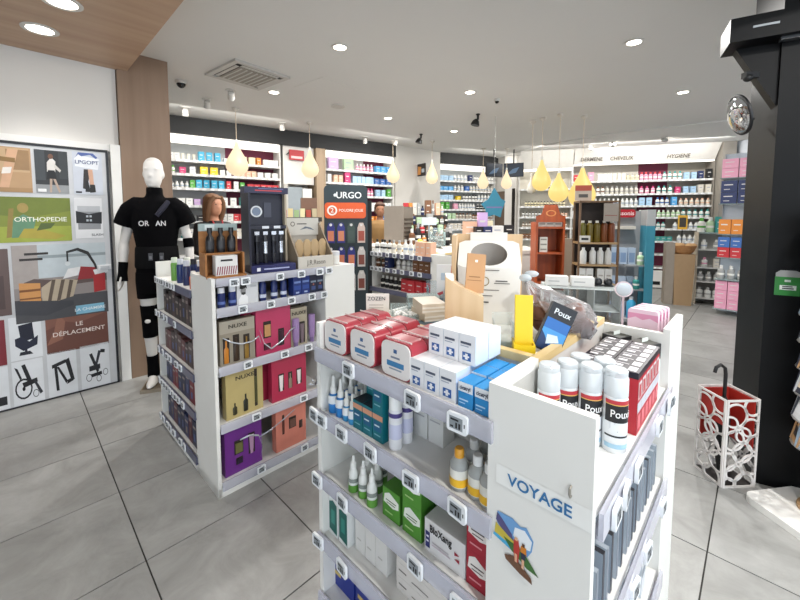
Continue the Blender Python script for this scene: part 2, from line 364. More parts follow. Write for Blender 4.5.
# --- end shelves of gondola 2
zs = 1.085
b = MB(); b.prism(rrect(.108, .098, .022, 5, 0, .049), -.029, .029, mat('#a3323f', .28, coat=.4))
fpn = MB(); fpn.prism(rrect(.100, .090, .019, 5, 0, .049), -.0325, -.0285, mat('#e8e3df', .3))
for (x0, x1, z0, z1, c) in [(-.006,.006,.066,.076,'#3d5f8f'),(-.016,.016,.052,.057,'#7d8494'),(-.03,.03,.030,.044,'#3f7fae'),(-.022,.022,.022,.026,'#8f9aa6')]: fpn.rect(x0, x1, z0, z1, -.0328, mat(c, .4))
zip_ = MB(); zip_.tube([(-.045,-.02,.0985),(.045,-.02,.0985)], .0022, 6, mat('#d8c9c6', .4))
pouch = Proto('cosmetic_pouch', b, [('front_panel', fpn, (0,0,0)), ('zip', zip_, (0,0,0))])
for i, v in enumerate((.912, .786, .655)):
    for k in range(3):
        pu(pouch, ['red and white zipped pouch at the left end of its front row', 'red and white zipped pouch in the middle of its front row', 'red and white zipped pouch nearest the small white cartons, front row'][i] if k == 0 else 'red zipped pouch in the %s row, %s column, behind the front pouches' % (['','middle','rear'][k], ['left','centre','right'][i]), 'pouch', 'red zipped pouches on the gondola top shelf', .693+k*.0632, v, zs, j=1)
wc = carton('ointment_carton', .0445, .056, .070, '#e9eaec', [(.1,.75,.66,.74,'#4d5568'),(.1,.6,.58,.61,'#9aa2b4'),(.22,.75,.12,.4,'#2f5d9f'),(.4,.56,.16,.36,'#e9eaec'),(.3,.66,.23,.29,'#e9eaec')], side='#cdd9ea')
for k in range(3):
    for i in range(3): pu(wc, 'small white ointment carton, bottom layer, %s row, %s' % (['front','middle','rear'][k], ['left','centre','right'][i]), 'carton', 'white cartons bottom layer', .69+k*.058, .583-i*.046, zs)
for k in range(2):
    for i in range(3): pu(wc, 'small white ointment carton, upper layer, %s row, %s' % (['front','rear'][k], ['left','centre','right'][i]), 'carton', 'white cartons upper layer', .748+k*.058, .571-i*.046, zs+.0705)
blc = carton('dressing_carton', .037, .052, .056, '#2f8fcf', [(0,1,.62,1,'#e8edf2'),(.08,.7,.28,.34,'#bfe0f5'),(.08,.5,.16,.2,'#bfe0f5')], texts=[('cicatryl', .5, .80, .16, '#1b2a4a', .01)])
for k in range(3):
    for i in range(2): pu(blc, ['bright blue and white dressing carton at the right end of the top shelf', 'bright blue and white dressing carton next to the white cartons'][1-i] if k == 0 else 'bright blue dressing carton, %s row, %s, behind the front two' % (['','middle','rear'][k], ['left','right'][i]), 'carton', 'bright blue dressing cartons', .688+k*.054, .443-i*.042, zs+(.004 if k else 0))
# second shelf
zs = .885
spray = bottle('nasal_spray', [(.015,0),(.016,.004),(.016,.045),(.013,.056),(.008,.062)], '#2f7fc4', [(.0105,.06),(.0105,.078),(.0065,.082),(.005,.112),(.003,.116)], '#e6e6e2', (.016,.03,.056,'#e9ecef'))
spr2 = bottle('nasal_spray', [(.012,0),(.013,.003),(.013,.03),(.010,.042),(.007,.046)], '#3f97cc', [(.0085,.045),(.0085,.064),(.005,.068),(.004,.09)], '#e9e9e4', (.013,.018,.042,'#e9ecef'))
for k in range(3):
    for i, v in enumerate((.945, .908)): pu(spray, 'tall blue and white nasal spray, %s row, %s one of the pair' % (['front','middle','rear'][k], ['left','right'][i]), 'spray', 'tall nasal sprays', .678+k*.04, v, zs)
    for i, v in enumerate((.876, .848)): pu(spr2, 'short blue and white nasal spray, %s row, %s one of the pair' % (['front','middle','rear'][k], ['left','right'][i]), 'spray', 'short nasal sprays', .676+k*.036, v, zs)
tc = carton('spray_carton', .040, .05, .084, '#11707c', [(0,1,.72,.9,'#d79b7d'),(.12,.88,.34,.66,'#1d5f86'),(.2,.7,.5,.55,'#cfe0e4'),(.2,.8,.2,.24,'#7fb5bd')], top='#1d2c38')
for k in range(3):
    for i in range(3):
        for l in range(2 if (k or i == 2) else 1): pu(tc, 'teal carton with a peach band, %s layer, %s row, %s' % (['lower','upper'][l], ['front','middle','rear'][k], ['left','centre','right'][i]), 'carton', 'teal cartons', .69+k*.052, .812-i*.0425, zs+l*.0845)
b = MB(); b.lathe([(.0175,0),(.0185,.003),(.0185,.1),(.017,.108)], 20, mat('#e3e3e6', .4))
c = MB(); c.lathe([(.0175,.108),(.0175,.14),(.016,.145)], 20, mat('#eeeeec', .4)); bd = MB(); bd.lathe([(.0187,.088),(.0187,.1)], 20, mat('#4a3f7f', .4), cap=False); b2 = MB(); b2.lathe([(.0187,.03),(.0187,.07)], 20, mat('#c9cbe2', .4), cap=False)
aer = Proto('aerosol_spray', b, [('cap', c, (0,0,0)), ('label_band', bd, (0,0,0)), ('label', b2, (0,0,0))])
pu(aer, 'slim white aerosol spray with a violet ring beside the teal cartons', 'spray', None, .682, .675, zs)
pu(aer, 'slim white aerosol spray with a violet ring, second in its row', 'spray', None, .724, .675, zs)
pc2 = carton('plain_carton', .05, .05, .1, '#d9d9d6', [(.1,.8,.6,.64,'#a9a9ab')])
for k in range(2): pu(pc2, 'plain white carton at the back behind the aerosols, %s one' % ['left','right'][k], 'carton', 'plain cartons at the back of the second shelf', .79, .66-k*.055, zs)
ser = bottle('saline_bottle', [(.018,0),(.021,.005),(.021,.055),(.016,.068),(.009,.074)], '#d9dbd8', [(.011,.073),(.011,.092),(.009,.094)], '#ececea', (.021,.010,.05,'#e6e4da'), trans=1, bands=[(.0212,.012,.03,'#e8b52c')])
sero = bottle('saline_bottle', [(.018,0),(.021,.005),(.021,.055),(.016,.068),(.009,.074)], '#d9dbd8', [(.011,.073),(.011,.09),(.009,.093)], '#e0a030', (.021,.010,.05,'#e6e4da'), trans=1, bands=[(.0212,.012,.03,'#e8b52c')])
pu(sero, 'clear bottle with an orange cap and yellow label on the second shelf', 'bottle', None, .678, .468, zs)
for q_, (u, v) in enumerate(((.684,.423),(.678,.382+.008),(.728,.46),(.732,.41),(.775,.45))): pu(ser, 'clear bottle with a white cap and yellow label, '+['front, beside the orange capped one','front, by the end panel','middle row left','middle row right','rearmost'][q_], 'bottle', 'clear bottles with yellow labels', u, v, zs)
# third shelf
zs = .68
drp = bottle('dropper_bottle', [(.014,0),(.015,.003),(.015,.055),(.010,.066),(.007,.07)], '#e8e9e4', [(.009,.069),(.009,.086),(.005,.09),(.004,.108)], '#eeeeea', None, bands=[(.0152,.0,.022,'#5f9a3c'),(.0152,.03,.042,'#8a918a')])
for q_, (u, v) in enumerate(((.675,.845),(.68,.805),(.675,.762),(.72,.83),(.722,.79),(.76,.81))): pu(drp, 'white dropper bottle with a green foot, '+['front left','front middle','front right','middle row left','middle row right','rearmost'][q_], 'bottle', 'white dropper bottles', u, v, zs)
gp = [([(.06,.5),(.12,.78),(.4,.9),(.94,.72),(.94,.5),(.6,.42)], '#e9ece2'), (.2,.8,.6,.635,'#4d6a3a'), (.25,.75,.52,.55,'#4d6a3a'), (.15,.6,.2,.25,'#a9cc86')]
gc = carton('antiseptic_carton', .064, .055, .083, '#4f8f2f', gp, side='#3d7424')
for k in range(3): pu(gc, 'green and white carton standing alone left of the stacked pair' if k == 0 else 'green and white carton, %s behind the lone front one' % ['','first','second'][k], 'carton', 'green and white cartons', .70+k*.058, .683, zs, j=2)
for k in range(2):
    for l in range(2): pu(gc, 'green and white carton, %s of the stacked pair' % ('upper', 'lower')[1-l] if k == 0 else 'green carton behind the stacked pair, %s one' % ['lower','upper'][l], 'carton', 'green and white cartons', .70+k*.062, .608, zs+l*.0835)
bx = carton('wide_spray_carton', .118, .1, .083, '#dcdad9', [(.02,.14,.12,.62,'#2b2f6a'),(.05,.11,.44,.5,'#e2e2e8'),(.05,.11,.3,.36,'#e2e2e8'),(.2,.62,.36,.4,'#b9b1b4'),(.2,.66,.28,.32,'#c9b9c0'),([(.76,.62),(.88,.56),(.76,.5)],'#9d2338'),([(.88,.46),(.76,.40),(.88,.34)],'#9d2338')], texts=[('BloXang', .42, .77, .22, '#15151a', .02)])
bx2 = carton('wide_spray_carton', .118, .02, .083, '#cfcac8', [(.1,.6,.9,.93,'#5a5a5a')], top='#b9b2ae')
pu(bx, 'wide white carton with black lettering and a navy block', 'carton', None, .72, .503, zs)
for k in range(3): pu(bx2, 'thin white carton filed behind the lettered wide one, %s from the front' % ['first','second','third'][k], 'carton', 'thin cartons filed upright', .781+k*.0215, .503, zs)
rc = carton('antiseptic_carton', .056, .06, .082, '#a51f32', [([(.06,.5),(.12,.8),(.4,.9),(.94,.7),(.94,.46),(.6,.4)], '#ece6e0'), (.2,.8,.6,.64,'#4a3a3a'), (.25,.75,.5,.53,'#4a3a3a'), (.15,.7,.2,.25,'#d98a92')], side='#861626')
for l in range(2): pu(rc, 'dark red and white carton, %s of the pair by the end panel' % ('lower', 'upper')[l], 'carton', 'dark red cartons', .70, .412, zs+l*.0825)
# fourth shelf
zs = .475
t4 = carton('gel_carton', .044, .06, .13, '#e2e4e2', [([(.05,.12),(.95,.06),(.95,.82),(.5,.9),(.05,.82)], '#0f5f56'), (.3,.7,.3,.66,'#2f8a7c')])
for k in range(3):
    for i in range(2): pu(t4, 'white and dark green tall carton on the fourth shelf, %s one' % ['left','right'][i], 'carton', 'white and dark green tall cartons', .70+k*.0, .945-i*.052, zs) if k == 0 else None
w4 = carton('cream_carton', .045, .1, .125, '#dcdad6', [(.15,.7,.78,.82,'#aba7a2'),(.2,.6,.3,.34,'#b9b5af')])
for i in range(3): pu(w4, 'off white slim carton on the fourth shelf, %s of three' % ['left','middle','right'][i], 'carton', 'off white slim cartons', .74, .835-i*.047, zs)
b4 = carton('long_carton', .19, .1, .04, '#dad5cf', [(.05,.2,.45,.56,'#6a6560'),(.3,.6,.35,.42,'#6a6560'),(.92,.98,.1,.9,'#2c3a55')])
for l in range(3): pu(b4, ['lowest long cream carton of the stack of three', 'middle long cream carton of the stack of three', 'topmost long cream carton of the stack of three'][l], 'carton', 'long cream cartons', .74, .585, zs+l*.0405)
can4 = bottle('foam_can', [(.022,0),(.023,.004),(.023,.09),(.018,.1)], '#e3e5e8', [(.0185,.099),(.0185,.125),(.016,.13)], '#eceeee', None, bands=[(.0232,.03,.05,'#d4d6da')])
for k, v in enumerate((.455,.407)):
    o = pu(can4, ['white foam can with dark lettering on the fourth shelf', 'plain white foam can by the end panel on the fourth shelf'][k], 'can', None, .68, v, zs)
    if k == 0: text('aSoft', .013, INK, o, 0, -.0245, .06)
# fifth shelf
zs = .27
n5 = carton('medical_carton', .11, .1, .13, '#1c2f86', [(.1,.5,.6,.7,'#9aa7c9'),(.1,.4,.3,.4,'#c9b060')], top='#1b2c80')
for i, v in enumerate((.93, .81)): pu(n5, ['royal blue carton at the left of the low shelf', 'royal blue carton beside the gold one on the low shelf'][i], 'carton', None, .745, v, zs)
g5 = carton('medical_carton', .09, .1, .12, '#b58a3c', [(.1,.7,.6,.7,'#e8d9a8')], top='#b3843a')
pu(g5, 'gold carton on the low shelf of the end face', 'carton', None, .745, .69, zs)
pu(carton('medical_carton', .12, .1, .1, '#d8d7d4', [(.1,.8,.5,.6,'#8a8f99')]), 'plain white carton low by the gold one', 'carton', None, .745, .56, zs)
# --- bay facing right: lice spray cans, red boxes, lower goods
zs = .985
def lice_can():
    b = MB(); b.lathe([(.0235,0),(.0248,.003),(.0248,.118),(.022,.127)], 22, mat('#dfe3e6', .35))
    c = MB(); c.lathe([(.0243,.125),(.0243,.163),(.022,.168),(.0225,.169),(.0225,.179),(.02,.182)], 22, clear('#e6ecf0', .62, 'frosted_cap'))
    inn = MB(); inn.lathe([(.01,.127),(.01,.15),(.006,.156)], 10, mat('#eef0f0', .4))
    lab = MB(); n = 10
    for (z0, z1, c0) in ((.110,.119,'#b5313b'), (.108,.110,'#d9b45a'), (.07,.108,'#17181c'), (.037,.041,'#22242c'), (.012,.022,'#9fc4d8')):
        lab.add([(.0252*math.sin(a)*1, -.0252*math.cos(a), z) for z in (z0, z1) for a in [R(-62+124*k/n) for k in range(n+1)]], [(k, k+1, n+2+k, n+1+k) for k in range(n)], mat(c0, .4))
    lab.add([(.0252*math.sin(a), -.0252*math.cos(a), z) for z, a in ((.07, R(-62)), (.07, R(62)), (.05, R(0)))], [(0,2,1)], mat('#17181c', .4))
    lab.add([(.0253*math.sin(a), -.0253*math.cos(a), z) for z, a in ((.052, R(-40)), (.07, R(-8)), (.07, R(-40)))], [(0,1,2)], mat('#cfd3d8', .4))
    tm_ = text_mesh('Pouxit', .0165, mat('#f0f0f0', .5), .012, sx=.85).copy()
    for q in tm_.vertices:
        a = (q.co.x+.010)/.0258; q.co = Vector((.0258*math.sin(a), -.0258*math.cos(a)+q.co.y*.5, q.co.z+.089))
    return Proto('lice_spray', b, [('cap', c, (0,0,0)), ('nozzle', inn, (0,0,0)), ('label', lab, (0,0,0)), ('lettering', tm_, (0,0,0))])
lc = lice_can()
pos = [(.905,.214),(.892,.262),(.878,.309),(.829,.331),(.948,.25),(.935,.30)]
lb = ['rightmost lice spray can at the shelf edge, its red banded label fully shown', 'second lice spray can from the shelf edge', 'third lice spray can from the shelf edge', 'lice spray can farthest left against the back panel', 'lice spray can in the back row nearest the red boxes', 'lice spray can at the rear corner of the back row']
for (u, v), l in zip(pos, lb): pu(lc, l, 'can', 'white lice spray cans', u, min(v, .332), zs, f=R(-12+random.uniform(-6,6)))
def lice_box():
    w, d, h = .04, .065, .15; b = MB(); b.box(-w/2, w/2, -d/2, d/2, 0, h, mat('#b0222e', .35)); e = .0005
    b.rect(-w/2, w/2, h*.0, h*.88, -d/2-e, mat('#c22f39', .35)); b.rect(-w/2, w/2, h*.35, h*.52, -d/2-2*e, mat('#c9ccd4', .35)); b.rect(-w*.4, w*.42, h*.56, h*.84, -d/2-2*e, mat('#d9d5d6', .35)); b.rect(-w*.25, w*.2, h*.58, h*.8, -d/2-3*e, mat('#c22f39', .35)); b.rect(-w*.3, w*.35, h*.08, h*.3, -d/2-2*e, mat('#e07a7f', .35))
    b.box(-w/2-e, w/2+e, -d/2-e, d/2+e, h*.9, h+e, mat('#1c1826', .3))
    t_ = mat('#e2dfe4', .4)
    b.quad((-w*.36,-d*.4,h+2*e),(w*.36,-d*.4,h+2*e),(w*.36,-d*.12,h+2*e),(-w*.36,-d*.12,h+2*e), t_); b.quad((-w*.4,-d*.05,h+2*e),(-w*.32,-d*.05,h+2*e),(-w*.32,d*.45,h+2*e),(-w*.4,d*.45,h+2*e), t_); b.quad((w*.1,d*.1,h+2*e),(w*.4,d*.1,h+2*e),(w*.4,d*.4,h+2*e),(w*.1,d*.4,h+2*e), t_)
    return Proto('treatment_box', b)
lbx = lice_box()
for k in range(6):
    for j in range(2): pu(lbx, 'red treatment box with a black top, %s row, %s from the spray cans' % (['front','rear'][j], ['first','second','third','fourth','fifth','sixth'][k]), 'box', 'red boxes with black tops beside the spray cans', 1.012+k*.041, .222+j*.068, zs, f=FV)
# goods on the lower right shelves
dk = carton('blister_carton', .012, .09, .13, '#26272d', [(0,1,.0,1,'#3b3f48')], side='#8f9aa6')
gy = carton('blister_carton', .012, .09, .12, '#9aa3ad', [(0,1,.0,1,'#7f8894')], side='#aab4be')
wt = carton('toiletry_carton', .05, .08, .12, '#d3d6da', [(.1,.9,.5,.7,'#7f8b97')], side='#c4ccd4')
u = .70
while u < 1.3:
    p = random.choice([dk, gy, gy]); pu(p, 'narrow grey pack filed upright on the second right shelf', 'pack', 'narrow packs on the right shelf', u, .24, .70, f=FV); u += random.uniform(.022, .05)
for k in range(6): pu(wt, 'pale carton on the third right shelf, %s from the near end' % ['first','second','third','fourth','fifth','sixth'][k], 'carton', 'pale cartons on the third right shelf', .73+k*.1, .24, .40, f=FV)
rb_ = carton('toiletry_carton', .06, .08, .09, '#b33a3f', [(.1,.9,.5,.7,'#e0c9c9')])
for k in range(4): pu(rb_, 'red carton on the lowest right shelf, %s from the near end' % ['first','second','third','fourth'][k], 'carton', 'red cartons on the lowest right shelf', .75+k*.14, .24, .09, f=FV)
# black trays and pink boxes at the far end of the bay
for k, (u, v) in enumerate(((1.315,.315),(1.295,.235))):
    b = MB(); b.box(-.028,.028,-.03,.03,0,.045,mat('#121214',.4)); b.box(-.02,.02,-.0305,-.03,.015,.035,mat('#3b3b40',.4)); b.quad((-.024,-.026,.0455),(.024,-.026,.0455),(.024,.026,.0455),(-.024,.026,.0455),mat('#2c2b22',.4)); b.rect(-.015,.015,.045,.058,.0,mat('#d9dfd8',.5))
    tag(b.obj('sample_box', None, G(u, v, .985+.095), TH-R(20)), ['small black open sample box behind the red boxes', 'small black open sample box beside the white end panel'][k], 'box', 'small black sample boxes')
    sp = MB(); sp.box(-.028,.028,-.03,.03,0,.094,mat('#cfd0d0',.5)); tag(sp.obj('plinth_box', None, G(u, v, .985), TH-R(20)), ['plain grey box carrying the rear black sample box', 'plain grey box carrying the front black sample box'][k], 'box')
pk = MB(); pk.prism(rrect(.085, .085, .008, 3, 0, .0425), -.011, .011, mat('#e3c6d4', .35)); pk.poly([(-.0425,.05),(-.02,.06),(0,.052),(.02,.06),(.0425,.05),(.0425,.072),(-.0425,.072)], -.0114, mat('#d58fae', .4)); pk.rect(-.02,.02,.02,.026,-.0114,mat('#8d7f88',.4))
pkp = Proto('soap_box', pk)
for k in range(4): pu(pkp, ['nearest of four pink boxes in a row at the gondola end', 'second of four pink boxes in a row at the gondola end', 'third of four pink boxes in a row at the gondola end', 'farthest of four pink boxes in a row at the gondola end'][k], 'box', 'pink boxes at the gondola end', 1.42+k*.031, .265-k*.004, 1.11, f=FU-R(2))
o = MB(); o.box(-.035,.11,-.06,.05,.05,1.109,mat('#dddcd8',.5)); o2 = link('end_column', o.mesh('end_column'), g2, (.80, .09, 0))
# ================================================================== GONDOLA 2: things on the deck
DZ = 1.145
ASH = wood('#d8bd98', '#c9a981', 3, 2, .55, 'pale_ash'); KRAFT = mat('#b98d63', .7, var=.06); CARD = mat('#dedcd6', .55, var=.02)
# two part counter display: white card front with a round scoop, ash sides, ash box, kraft card
t = thing('counter_display', 'white card counter display with a round grey opening and ash back', 'display', G(1.125, .665, DZ), R(-12))
t.scale = (1.18, 1.18, 1.18)
b = MB(); b.prism([(-.10,0),(.10,0),(.10,.245),(-.10,.245)], .075, .085, ASH); b.obj('back_board', t)
b = MB(); b.prism([(-.055,.1),(.055,.1),(.055,.25),(-.055,.25)], .066, .074, CARD); b.obj('back_card', t)
body = MB()     # tapered tray with a sloping top and an elliptical well
tw, bw = .088, .080; zt0, zt1 = .155, .225
n = 28; ring = []; well = []
for k in range(n):
    a = 2*math.pi*k/n; x = .052*math.cos(a); f = .5+.42*math.sin(a); y = -.035+f*.1
    ring.append((x, y, zt0+(zt1-zt0)*f)); well.append((x*.9, y, zt0+(zt1-zt0)*f-.07))
body.loft([ring, well], mat('#8f8a84', .6), cap=False); body.add(well, [tuple(range(n))], mat('#a7a29b', .6))
def edge(a):
    c, s_ = math.cos(a), math.sin(a); k = 1/max(abs(c), abs(s_)); f = .5+.5*s_*k; return (tw*c*k, -.035+f*.1, zt0+(zt1-zt0)*f)
outer = [edge(2*math.pi*k/n) for k in range(n)]
body.add(ring+outer, [(k, (k+1) % n, (k+1) % n+n, k+n) for k in range(n)], CARD)
low = [(x*bw/tw, (-.05 if y < .0 else y), 0) for x, y, z in outer]
body.add(outer+low, [(k, (k+1) % n, (k+1) % n+n, k+n) for k in range(n)], CARD); body.obj('tray', t)
pr = MB()
def fr_(x0, x1, z0, z1, c): 
    f = lambda z: -.0515+.015*z/.165
    pr.quad((x0,f(z0),z0),(x1,f(z0),z0),(x1,f(z1),z1),(x0,f(z1),z1), mat(c,.5))
for x0, x1, z0, z1 in ((-.01,.028,.148,.150),(.018,.05,.118,.121),(.014,.056,.112,.114),(-.02,.028,.093,.095),(-.03,.01,.077,.079),(-.03,.0,.058,.062),(-.03,-.015,.05,.052)): fr_(x0, x1, z0, z1, '#4d4a46')
rg = [(-.012+.013*math.cos(2*math.pi*k/20)*s_, -.0415, .118+.013*math.sin(2*math.pi*k/20)*s_) for s_ in (1,.82) for k in range(20)]
pr.add(rg, [(k,(k+1)%20,(k+1)%20+20,k+20) for k in range(20)], mat('#8a7a4a',.5)); pr.obj('print', t)
b = MB(); b.prism([(-.105,0),(-.092,0),(-.092,.245),(-.105,.245)], -.03, .075, ASH); b.obj('side_board', t)
# ash box with a sloping top and kraft card
t = thing('sample_dispenser', 'pale ash wood dispenser box with a kraft card on top', 'display', G(.928, .632, DZ), R(-6))
b = MB(); prof = [(-.055,0),(.055,0),(.055,.12),(-.012,.15),(-.055,.178)]; b.prism(prof, -.034, .034, ASH); b.obj('box', t)
b = MB(); b.box(-.054,-.03,-.03,.03,.166,.180,mat('#e6e3dd',.5)); b.obj('label_sheet', t)
b = MB(); b.box(-.029,.029,-.002,.002,0,.115,KRAFT); b.rect(-.004,.004,.09,.097,-.0023,mat('#e9e4da',.5)); b.rect(-.02,.015,.045,.048,-.0023,mat('#8a633c',.6)); b.rect(-.025,.02,.035,.037,-.0023,mat('#8a633c',.6)); o = b.obj('kraft_card', t, (.03,-.005,.128)); o.rotation_euler = (R(-6), R(6), R(16))
# yellow leaflet in a tray, navy box beside it
t = thing('leaflet_holder', 'yellow leaflet holder with a tall yellow card at the gondola corner', 'holder', G(.905, .43, DZ), R(-12))
YEL = mat('#e6c71e', .4)
b = MB(); b.box(-.026,.026,-.03,.03,0,.004,YEL); b.box(-.026,.026,-.03,-.027,.004,.03,YEL); b.box(-.026,-.023,-.027,.03,.004,.03,YEL); b.box(.023,.026,-.027,.03,.004,.03,YEL); b.obj('tray', t)
b = MB(); b.box(-.0225,.0225,-.004,.004,0,.145,YEL); b.rect(-.0225,-.021,0,.145,-.0043,mat('#b89a12',.5)); o = b.obj('card', t, (-.0,.0,.005)); o.rotation_euler = (R(-6), 0, 0)
b = MB(); b.box(-.033,.033,-.009,.009,0,.13,mat('#11141c',.35)); b.rect(-.031,.031,.004,.088,-.0095,mat('#1f63ad',.35)); b.rect(-.031,.031,.03,.06,-.0099,mat('#3f8fcf',.35)); b.poly([(-.031,.004),(.01,.004),(-.02,.04),(-.031,.05)],-.0102,mat('#0f2f5f',.4)); b.poly([(-.01,.02),(.02,.035),(.01,.05),(-.015,.045)],-.0104,mat('#c9d9e6',.4))
o = b.obj('treatment_box', None, G(.955,.395,DZ), R(-8)); tag(o, 'blue and black box leaning to the right behind the yellow card', 'box'); o.rotation_euler = (R(-10), R(24), R(-10))
text('Poux', .015, mat('#e8eef2',.5), o, 0, -.011, .108, .008)
# clear acrylic stand, plush toy in a plastic bag
def acry(name, label, loc, rz, w, d, h, shelves=(), wall=.003, col='#d5e6e6'):
    t = thing(name, label, 'stand', loc, rz); A = clear(col, .16)
    MB().box(-w/2,w/2,-d/2,d/2,0,wall,A).obj('base', t); MB().box(-w/2,w/2,d/2-wall,d/2,wall,h,A).obj('back', t)
    for s_ in (-1,1): MB().box(min(s_*w/2,s_*(w/2-wall)),max(s_*w/2,s_*(w/2-wall)),-d/2,d/2-wall,wall,h*.8,A).obj('side', t)
    MB().box(-w/2,w/2,-d/2,-d/2+wall,wall,h*.45,A).obj('front', t)
    for z in shelves: MB().box(-w/2,w/2,-d/2,d/2,z,z+wall,A).obj('shelf', t)
    return t
acry('acrylic_stand', 'clear acrylic leaflet stand beside the yellow card', G(.925,.50,DZ), R(-10), .055, .05, .085)
t = thing('bagged_plush', 'brown plush toy in a knotted clear plastic bag', 'plush toy', G(1.10,.435,DZ), R(-20))
BR = mat('#4f3129', .95, var=.2, scale=40)
b = MB(); b.ball((.0,.0,.045),.062,.05,.045,BR); b.ball((.05,.0,.05),.045,.042,.05,BR); b.ball((-.03,-.02,.075),.035,.03,.03,mat('#6b4a3a',.95,var=.2,scale=40)); b.ball((.06,-.02,.085),.026,.024,.024,mat('#7a5f58',.95,var=.15,scale=40)); b.ball((.085,.0,.03),.03,.025,.03,BR); b.obj('plush', t)
bag = MB(); n = 20; rings = []
for j, (x, z, rx, rz_) in enumerate([(-.075,.16,.008,.008),(-.068,.145,.02,.018),(-.05,.115,.05,.036),(-.02,.085,.066,.058),(.02,.065,.072,.064),(.06,.056,.068,.058),(.095,.05,.05,.05),(.115,.048,.015,.018)]):
    rings.append([(x+.006*math.sin(5*k+j), rx*.85*math.cos(2*math.pi*k/n)*(1+.08*math.sin(3*k+j)), max(.002, z+rz_*math.sin(2*math.pi*k/n)*(1+.1*math.sin(4*k+2*j)))) for k in range(n)])
bag.loft(rings, clear('#d7d5d6', .2, 'plastic_bag')); bag.obj('plastic_bag', t)
kn = MB(); kn.ball((-.078,0,.168),.018,.014,.012,clear('#dfe9ee',.5,'plastic_bag')); kn.ball((-.06,.01,.18),.02,.012,.01,clear('#dfe9ee',.5,'plastic_bag')); kn.obj('knot', t)
# row of leaflets and acrylic trays at the far edge of the deck
b = MB(); b.box(-.04,.04,-.003,.003,0,.085,mat('#ded9d0',.5)); o = tag(b.obj('price_card', None, G(.872,.95,DZ), R(0)), 'cream card with dark lettering behind the red pouches', 'card')
text('ZOZEN', .013, INK, o, -.004, -.0045, .068); 
for z in (.045,.035,.025): MB().rect(-.03,.02,z,z+.002,-.0033,mat('#9a948a',.5)).obj('print_line', o)
t = acry('acrylic_tray', 'clear acrylic tray of white tablets behind the red pouches', G(.96,.895,DZ), R(4), .11, .10, .035)
for k in range(42):
    b = MB() if k == 0 else b
    if k == 0: b.ball((0,0,0),.006,.006,.0045,mat('#f0f0ec',.5),10,6); pill_me = b.mesh('tablet')
    x, y = random.uniform(-.045,.045), random.uniform(-.04,.04); link('tablet', pill_me, t, (x, y, .008+.008*random.random()))
t = acry('acrylic_riser', 'raised clear acrylic riser shelf behind the tablets', G(1.09,.93,DZ), R(4), .12, .08, .05, (.047,))
lf = carton('leaflet_pack', .085, .12, .03, '#d9cbb5', [(0,1,.1,.3,'#efe9de'),(0,1,.5,.7,'#efe9de')], top='#ddd3c2')
for k in range(2):
    o = pu(lf, ['cream leaflet pack lying lower on the deck beside the ash box', 'cream leaflet pack lying on top of the other one'][k], 'leaflets', None, 1.0, .825, DZ+k*.0305, f=R(20-k*6))
b = MB(); b.prism([(-.05,0),(.05,0),(.05,.003),(-.05,.003)],-.03,.03,mat('#1f4a5a',.4)); tag(b.obj('dark_leaflet', None, G(.95,.77,DZ), R(10)), 'thin dark teal leaflet lying in front of the cream packs', 'leaflet')
b = MB(); b.box(-.038,.038,-.002,.002,0,.155,mat('#e4e8ec',.4)); b.poly([(.015,.03),(.036,.03),(.036,.15),(.022,.15)],-.0023,mat('#c9505a',.4)); b.rect(-.02,.01,.09,.12,-.0023,mat('#b9cde0',.4)); b.poly([(-.036,.02),(-.01,.035),(-.012,.045),(-.036,.035)],-.0024,mat('#c9505a',.4)); b.rect(-.03,-.01,.005,.015,-.0023,mat('#7d8fa5',.4)); b.box(-.038,.038,-.002,.04,0,.003,mat('#e4e8ec',.4))
tag(b.obj('standing_card', None, G(1.235,.93,DZ), R(0)), 'white standing card with red stripes behind the cream leaflets', 'card')
acry('acrylic_box', 'pale blue translucent acrylic box beside the striped card', G(1.20,.945,DZ), R(2), .085, .07, .085, col='#bcd6e4')
# ================================================================== GONDOLA 1
E1 = [1.07, .835, .58, .355, .085]; F1 = [1.012, .70, .39, .075]
tg = []
for z, vs in ((1.062,(2.99,2.94,2.89,2.84,2.77,2.71,2.65,2.59)),(.825,(3.03,2.96,2.86,2.78,2.6)),(.57,(3.0,2.9,2.8,2.73,2.6,2.52)),(.343,(3.02,2.95,2.89,2.83,2.77,2.71,2.65,2.59,2.5)),(.075,(3.03,2.96,2.86,2.8,2.72,2.58,2.5))):
    tg += [(v, z) for v in vs]
g1 = gondola(.69, 2.0, .30, .30, 1.06, 1.178, E1, F1, 'white display gondola in front of the mannequin with gift boxes', deck=1.168, tagsU=tg, dark=True, back='#6b6660',
    tagsV=[(.80,1.15),(.86,1.15),(1.06,1.15),(1.20,1.15),(1.33,1.15),(1.40,1.15),(.84,1.0),(1.0,1.0),(1.13,1.0),(1.27,1.0),(1.36,1.0),(.86,.688),(1.08,.688),(1.24,.688),(.90,.378),(1.2,.378),(.92,.06),(1.2,.06)])
MB().box(.018,.69,.0,.302,1.152,1.17,mat('#c9c8c6',.4)).obj('top_shelf', g1); MB().box(.69,.93,.019,1.041,1.152,1.17,mat('#c9c8c6',.4)).obj('top_shelf', g1)
b = MB(); b.box(.02,.69,-.010,-.002,1.135,1.178,RAIL); b.obj('price_rail', g1)
